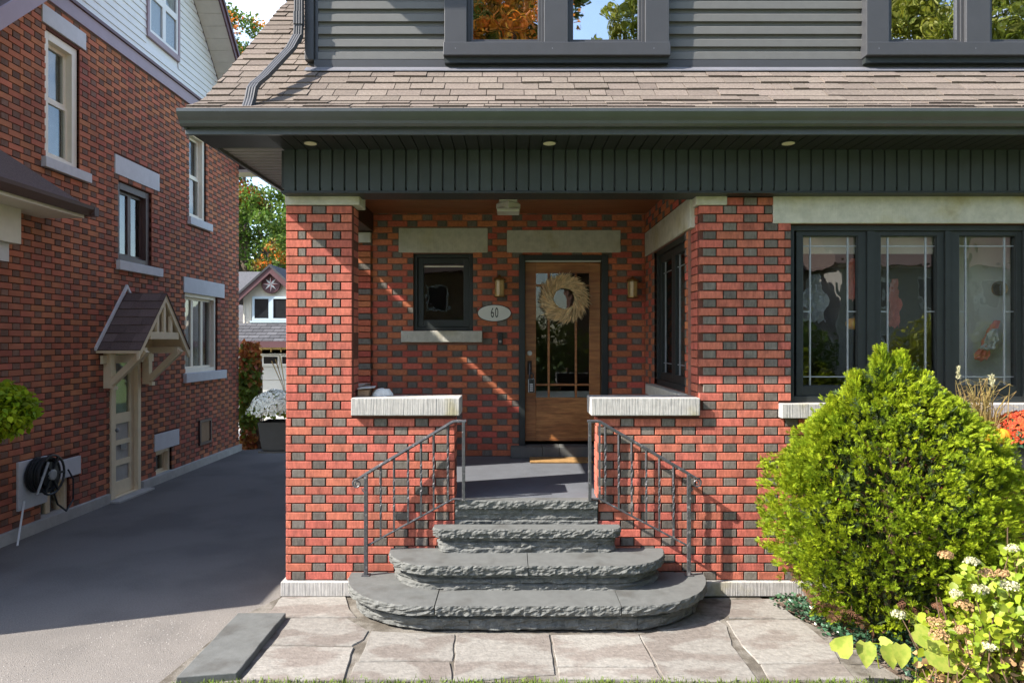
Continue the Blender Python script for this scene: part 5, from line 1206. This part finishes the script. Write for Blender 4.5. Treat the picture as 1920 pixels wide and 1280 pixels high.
P = P + out * t_ * .042 + sd_ * q_ * .026 * (1.1 - t_)
n = len(P); V_, F_ = scatter(P, out * .9 + sd_ * .55 * q_ + rs.normal(size=(n, 3)) * .2, spV, spF, rs.uniform(.020, .040, n)); np_obj('outer_foliage', V_, F_, m_thuja, tj)
P, out, lob = thuja_pts(9000, .62, .86, rs); sprays(P, out, .055, m_thuja, 'middle_foliage')
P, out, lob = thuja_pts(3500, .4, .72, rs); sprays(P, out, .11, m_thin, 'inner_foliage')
P, out, lob = thuja_pts(5000, .86, 1.0, rs); k_ = (P[:, 2] < .40) & (np.array([mnoise.noise(Vector(p) * 4 + Vector((3, 9, 1))) for p in P]) > .12)
sprays(P[k_], out[k_], .07, m_brnf, 'brown_foliage', up=-.2)
# pointed leaders on top
sp = []
for (px, top, zb, w_) in ((1646, 1.95, 1.60, .065), (1682, 1.92, 1.60, .07), (1598, 1.78, 1.48, .07), (1722, 1.78, 1.50, .10), (1660, 1.76, 1.5, .15), (1560, 1.60, 1.35, .08), (1765, 1.60, 1.35, .10), (1800, 1.43, 1.2, .10), (1528, 1.46, 1.2, .08), (1490, 1.22, 1.0, .08), (1850, 1.27, 1.0, .09)):
    n = int(500 * w_ / .09); t_ = rs.uniform(0, 1, n); z = zb + (top - zb) * t_ - .05; r = w_ * (1 - t_) ** .8 + .012; th = rs.uniform(0, 2 * math.pi, n); X0 = Xp(px, thy)
    sp.append(np.stack([X0 + r * np.cos(th), thy + r * np.sin(th) - .04, z, np.cos(th) * .6, np.sin(th) * .6, np.full(n, .7)], 1))
sp = np.concatenate(sp); sprays(sp[:, :3], sp[:, 3:], .062, m_thuja, 'leader_foliage', up=.6, jit=.22)
g = G(); g.tube([(thx, thy, -.02), (thx, thy, .6), (thx - .03, thy, 1.75)], [.05, .04, .012], 8)
for k in range(60):
    z = rs.uniform(.15, 1.5); a = rs.uniform(0, 6.28); r = np.interp(z, zz_, rr_) * .85; g.tube([(thx, thy, z * .7), (thx + r * .5 * math.cos(a), thy + r * .35 * math.sin(a), z * .85), (thx + r * math.cos(a), thy + r * .7 * math.sin(a), z)], [.014, .010, .004], 5)
g.build('branches', m_twig, tj)
# ground cover
P = []; 
for i in range(9000):
    x_, y_ = random.uniform(1.85, 3.3), random.uniform(3.75, 5.2)
    edge = 1.93 + (5.15 - y_) * .33
    if x_ < edge + .05 * mnoise.noise(Vector((x_ * 6, y_ * 6, 0))): continue
    if x_ > edge + (.62 if y_ < 4.75 else .42) + .2 * mnoise.noise(Vector((x_ * 3, y_ * 3, 3))): continue
    P.append((x_, y_, .0 + .10 * (0.6 + mnoise.noise(Vector((x_ * 5, y_ * 5, 7)))) * random.random() ** .5 + random.uniform(0, .03)))
P = np.array(P); V_, F_ = scatter(P, rs.normal(size=(len(P), 3)) * [1, 1, .35] + [0, 0, .35], *LEAF6, rs.uniform(.020, .038, len(P)), nrm=rs.normal(size=(len(P), 3)) * .45 + [0, 0, 1])
tag(np_obj('ground_cover', V_, F_, m_vinca), 'low dark glossy green ground cover leaves beside the flagstones', 'ground cover', kind='stuff')
# big pale yellow leaves on a low plant
bp_ = T('large_leaf_plant', 'low plant with big yellow green leaves over the dark ground cover', 'plant', (2.15, 4.25, 0))
def gz(px, py, Y): return (Xp(px, Y), Y, Zp(py, Y))
for (px, py, dx, dz, s_, Y) in ((1570, 1222, .5, .9, .13, 3.98), (1622, 1204, -.1, -.7, .13, 3.98), (1662, 1210, .15, -.8, .12, 3.98), (1688, 1208, -.1, -.75, .12, 3.95), (1650, 1202, .9, .1, .07, 4.22), (1715, 1182, .7, -.5, .15, 3.9), (1740, 1215, .85, -.55, .19, 3.75), (1715, 1152, -.5, -.5, .06, 4.3), (1690, 1148, .6, -.3, .06, 4.3), (1712, 1160, .3, -.8, .06, 4.3)):
    c_ = np.array([gz(px, py, Y)]); V_, F_ = scatter(c_, np.array([[dx, -.35, dz]]), *HEART, np.array([s_]), nrm=np.array([[.1, -.8, .75]])); np_obj('leaf', V_, F_, m_big, bp_)
g = G()
for (a, b) in (((1745, 1260), (1770, 1222)), ((1770, 1225), (1715, 1182)), ((1745, 1245), (1690, 1208)), ((1690, 1210), (1622, 1204)), ((1745, 1240), (1712, 1152)), ((1650, 1260), (1640, 1206)), ((1640, 1208), (1570, 1222))): g.tube([gz(*a, 4.2), gz(*b, 4.22)], .0035, 5)
g.build('stems', m_hyl, bp_)
# hydrangea
hy_ = T('hydrangea_bush', 'hydrangea with lime leaves and fading cream flower heads at the lower right corner', 'bush', (2.75, 3.8, 0))
n = 5600; P = np.stack([rs.uniform(2.32, 3.3, n), rs.uniform(3.55, 4.05, n), rs.uniform(.03, .85, n)], 1)
top = .30 + (P[:, 0] - 2.25) * 1.1; P = P[(P[:, 2] < top)]
kk = np.array([mnoise.noise(Vector(p) * 6) for p in P]) > -.12; P = P[kk]
V_, F_ = scatter(P, rs.normal(size=(len(P), 3)) + [0, -.3, .0], *LEAF6, rs.uniform(.03, .07, len(P)), nrm=rs.normal(size=(len(P), 3)) * .6 + [0, -.5, 1])
np_obj('foliage', V_, F_, m_hyl, hy_)
P2 = P[::3] * [1, 1, .6]; V_, F_ = scatter(P2, rs.normal(size=(len(P2), 3)), *LEAF6, rs.uniform(.03, .06, len(P2))); np_obj('withered_foliage', V_, F_, m_hyb, hy_)
g = G()
for k in range(90):
    x0, y0 = rs.uniform(2.2, 3.1), rs.uniform(3.55, 4.05); zt = (.25 + (x0 - 2.2) * 1.0) * rs.uniform(.6, 1); g.tube([(2.75 + (x0 - 2.75) * .5, y0, 0), (x0, y0, zt * .6), (x0 + rs.uniform(-.08, .08), y0 + rs.uniform(-.05, .05), zt)], [.005, .004, .0025], 4)
g.build('stems', m_twig, hy_)
heads = [(1773, 1040, 1), (1822, 1052, 0), (1898, 1028, 0), (1793, 1112, 0), (1837, 1105, 0), (1893, 1098, 0), (1808, 1134, 1), (1755, 1168, 1), (1865, 1187, 0), (1856, 1212, 0), (1803, 1180, 1), (1825, 1225, 1), (1760, 1190, 1), (1852, 1075, 1), (1685, 1152, 0), (1916, 1185, 0), (1880, 1075, 1), (1790, 1215, 1)]
for (px, py, br) in heads:
    Y = rs.uniform(3.55, 3.75); c_ = np.array(gz(px, py, Y)); m = 170; r_ = rs.uniform(.024, .040); d = nrm(rs.normal(size=(m, 3))); d[:, 2] = np.abs(d[:, 2]) * .9 - .15
    P = c_ + d * r_ * [1.15, 1.15, .75]; V_, F_ = scatter(P, rs.normal(size=(m, 3)), [(0, 0, 0), (.5, .5, .1), (0, 1, 0), (-.5, .5, .1)], [(0, 1, 2, 3)], rs.uniform(.009, .016, m), nrm=d)
    np_obj('flower_head', V_, F_, m_hyb if br else m_hyf, hy_)
# white mums in a planter on a wall bracket at the side of the porch
def mound(parent, c, r, n, mat, name, size=.03, squash=.85, leaves=None):
    d = nrm(rs.normal(size=(n, 3))); d[:, 2] = np.abs(d[:, 2]) - .25; lob = np.array([1 + .14 * mnoise.noise(Vector(q) * 3.1) for q in d])[:, None]
    # each flower is a little rosette of petals
    C_ = np.array(c) + d * r * [1, 1, squash] * lob; m = 9; P = np.repeat(C_, m, 0); dd = np.repeat(nrm(d), m, 0); D = rs.normal(size=P.shape); D -= (D * dd).sum(1, keepdims=True) * dd; D = nrm(D) + dd * .5
    V_, F_ = scatter(P, D, [(0, 0, 0), (.28, .5, .06), (0, 1, .1), (-.28, .5, .06)], [(0, 1, 2, 3)], rs.uniform(.8, 1.2, len(P)) * size, nrm=dd); np_obj(name, V_, F_, mat, parent)
    if leaves:
        d = nrm(rs.normal(size=(n, 3))); d[:, 2] = np.abs(d[:, 2]) - .35; P = np.array(c) + d * r * [.93, .93, squash * .93]
        V_, F_ = scatter(P, rs.normal(size=P.shape), *LEAF6, rs.uniform(.03, .05, len(P)), nrm=d); np_obj('leaves', V_, F_, leaves, parent)
plx, ply, plz = -2.17, 6.45, 0.965
br_ = T('planter', 'dark tapered planter box on a cream bracket beside the brick pier', 'planter', (plx, ply, plz))
def tub(px0, px1, w0, w1, z0, z1, cx, cy, d0, d1, mat, par, name='pot'):
    g = G(); v = []
    for (w, d, z) in ((w0, d0, z0), (w1, d1, z1), (w1 - .02, d1 - .02, z1), (w1 - .025, d1 - .025, z1 - .05)): v += [(cx - w, cy - d, z), (cx + w, cy - d, z), (cx + w, cy + d, z), (cx - w, cy + d, z)]
    f = [(3, 2, 1, 0)] + [(a * 4 + k, a * 4 + (k + 1) % 4, (a + 1) * 4 + (k + 1) % 4, (a + 1) * 4 + k) for a in range(3) for k in range(4)] + [(12, 13, 14, 15)]
    return g.add(v, f).build(name, mat, par, bevel=.004)
tub(0, 0, .115, .145, .975, 1.235, plx, ply, .12, .15, m_pot, br_)
G().box(plx - .14, plx + .2, ply - .14, ply + .14, .955, .972).build('tray', m_pot, br_)
G().box(-2.06, -1.765, ply - .06, ply + .06, .84, .953).build('bracket', m_cream2, br_)
mw = T('white_chrysanthemum', 'round white chrysanthemum plant in the planter beside the brick pier', 'flowers', (plx, ply, 1.2))
mound(mw, (plx - .01, ply, 1.36), .25, 1000, m_mumw, 'blooms', .021, .80, m_ivy)
sg_ = G()
for k in range(7):
    a = rs.uniform(-.5, .5); sg_.tube([(plx + .04, ply + .1, 1.3), (plx + .02 + a * .05, ply + .1, 1.55), (plx - .03 + a * .2, ply + .1, 1.82 + a * .1)], [.004, .003, .006], 4)
sg_.build('plume_stems', m_grs, mw)
# window box with pumpkin, grass and red mums
wbx = T('window_box', 'dark window box under the leaded window holding pumpkin and autumn flowers', 'planter', (3.75, 5.12, 1.02))
tub(0, 0, .60, .62, 1.03, 1.235, 3.86, 5.13, .13, .155, m_pot, wbx, 'box')
for x_ in (3.5, 4.2): G().prism([(5.30, 1.02), (5.30, .80), (5.27, .80), (4.99, .995), (4.99, 1.02)], x_, x_ + .03, 'x').build('bracket', m_iron, wbx)
pumpkin(Xp(1871, 5.04), 5.04, 1.21, .085, 'yellow orange pumpkin sitting in the window box between the grass and the red mums')
mr_ = T('red_chrysanthemum', 'mound of red orange chrysanthemums at the right edge in the window box', 'flowers', (3.82, 5.1, 1.2))
mound(mr_, (Xp(1936, 5.08), 5.08, 1.30), .26, 1100, m_mumr, 'blooms', .020, .78, m_vinca)
gr_ = T('ornamental_grass', 'tuft of dry golden ornamental grass in the window box', 'grass', (Xp(1836, 5.12), 5.12, 1.2))
g = G()
for k in range(150):
    x0, y0 = Xp(1838, 5.12) + rs.normal() * .06, 5.12 + rs.normal() * .03; h = rs.uniform(.15, .50); lx_ = rs.normal() * .10; dr = rs.uniform(0, .10) * (1 if rs.rand() > .5 else -1)
    pts = [(x0, y0, 1.2), (x0 + lx_ * .5, y0, 1.2 + h * .7), (x0 + lx_, y0 + rs.normal() * .03, 1.2 + h), (x0 + lx_ + dr, y0 - abs(dr) * .3, 1.2 + h - abs(dr) * .5)]
    g.tube(pts, [.004, .003, .002, .001], 3, caps=False)
g.build('blades', m_grs, gr_)
for (px, py) in ((1797, 700), (1860, 716)):
    c_ = gz(px, py, 5.1); m = 120; P = np.array(c_) + np.stack([rs.normal(size=m) * .006, rs.normal(size=m) * .006, rs.uniform(-.045, .045, m)], 1)
    V_, F_ = scatter(P, rs.normal(size=(m, 3)) * .5 + [0, 0, 1], [(0, 0, 0), (.12, .5, 0), (0, 1, 0), (-.12, .5, 0)], [(0, 1, 2, 3)], rs.uniform(.015, .03, m)); np_obj('seed_head', V_, F_, m_hyf, gr_)
# ivy column at the neighbour's far corner
iv = T('ivy', 'climbing ivy turning from green to red at the far corner of the neighbour house', 'vine', (-4.85, 12.9, 0))
n = 2600; z = rs.uniform(-.05, 1.95, n); wv = .07 + .11 * np.interp(z, [0, .3, .8, 1.5, 1.95], [.3, .6, 1, 1, .55]); a = rs.uniform(0, 6.28, n); r = np.sqrt(rs.uniform(.3, 1, n)) * wv
P = np.stack([-4.86 + r * np.cos(a) * 1.0, 12.85 + r * np.sin(a), z], 1); red = (z > 1.5 + .3 * rs.normal(size=n)) | (z < .35 + .1 * rs.normal(size=n))
for (k_, m_, nm) in ((~red, m_ivy, 'green_leaves'), (red, m_ivyr, 'red_leaves')):
    V_, F_ = scatter(P[k_], rs.normal(size=(k_.sum(), 3)) * .6 + [.3, -.4, -.7], *LEAF6, rs.uniform(.07, .12, k_.sum()), nrm=rs.normal(size=(k_.sum(), 3)) * .5 + [.4, -1, .2]); np_obj(nm, V_, F_, m_, iv)
g = G()
for k in range(8): g.tube([(-4.8 + k * .03, 12.85, -.05), (-4.82 + k * .03, 12.8, .9), (-4.78 + k * .02, 12.85, 1.7)], [.015, .012, .006], 5)
g.box(-4.92, -4.80, 12.83, 12.95, -.05, 1.75); g.build('stems', m_twig, iv)
# shrub at the left edge
ls = T('leafy_shrub', 'bright green leafy shrub at the left edge before the neighbour wall', 'shrub', (-4.35, 5.9, -.02))
n = 2600; d = nrm(rs.normal(size=(n, 3))); P = np.array([-4.42, 5.9, 1.38]) + d * (rs.uniform(.3, 1, (n, 1)) ** .5) * [.33, .33, .25]
V_, F_ = scatter(P, rs.normal(size=(n, 3)) + [0, 0, -.3], *LEAF6, rs.uniform(.04, .07, n), nrm=rs.normal(size=(n, 3)) * .6 + [0, 0, 1]); np_obj('crown', V_, F_, m_thuja, ls)
G().tube([(-4.42, 5.9, -.02), (-4.40, 5.9, .7), (-4.42, 5.9, 1.35)], [.03, .022, .012], 7).build('stem', m_twig, ls)
# lawn blades at the bottom edge
n = 16000; P = np.stack([rs.uniform(-2.5, 3.2, n), 4.03 - rs.uniform(0, 1, n) ** 1.5 * .55 + .012 * rs.normal(size=n), np.full(n, -.055)], 1); P = P[~((P[:, 0] < -1.95) & (P[:, 1] > 3.9))]; P = P[(P[:, 0] > -1.98 - (4.03 - P[:, 1]) * .3)]
V_, F_ = scatter(P, rs.normal(size=(len(P), 3)) * [.35, .35, 0] + [0, 0, 1], [(-.06, 0, 0), (.06, 0, 0), (.03, .7, .1), (0, 1, .25)], [(0, 1, 2, 3)], rs.uniform(.05, .085, len(P)))
tag(np_obj('lawn_grass', V_, F_, m_grass), 'strip of short green lawn along the bottom edge before the flagstones', 'grass', kind='stuff')
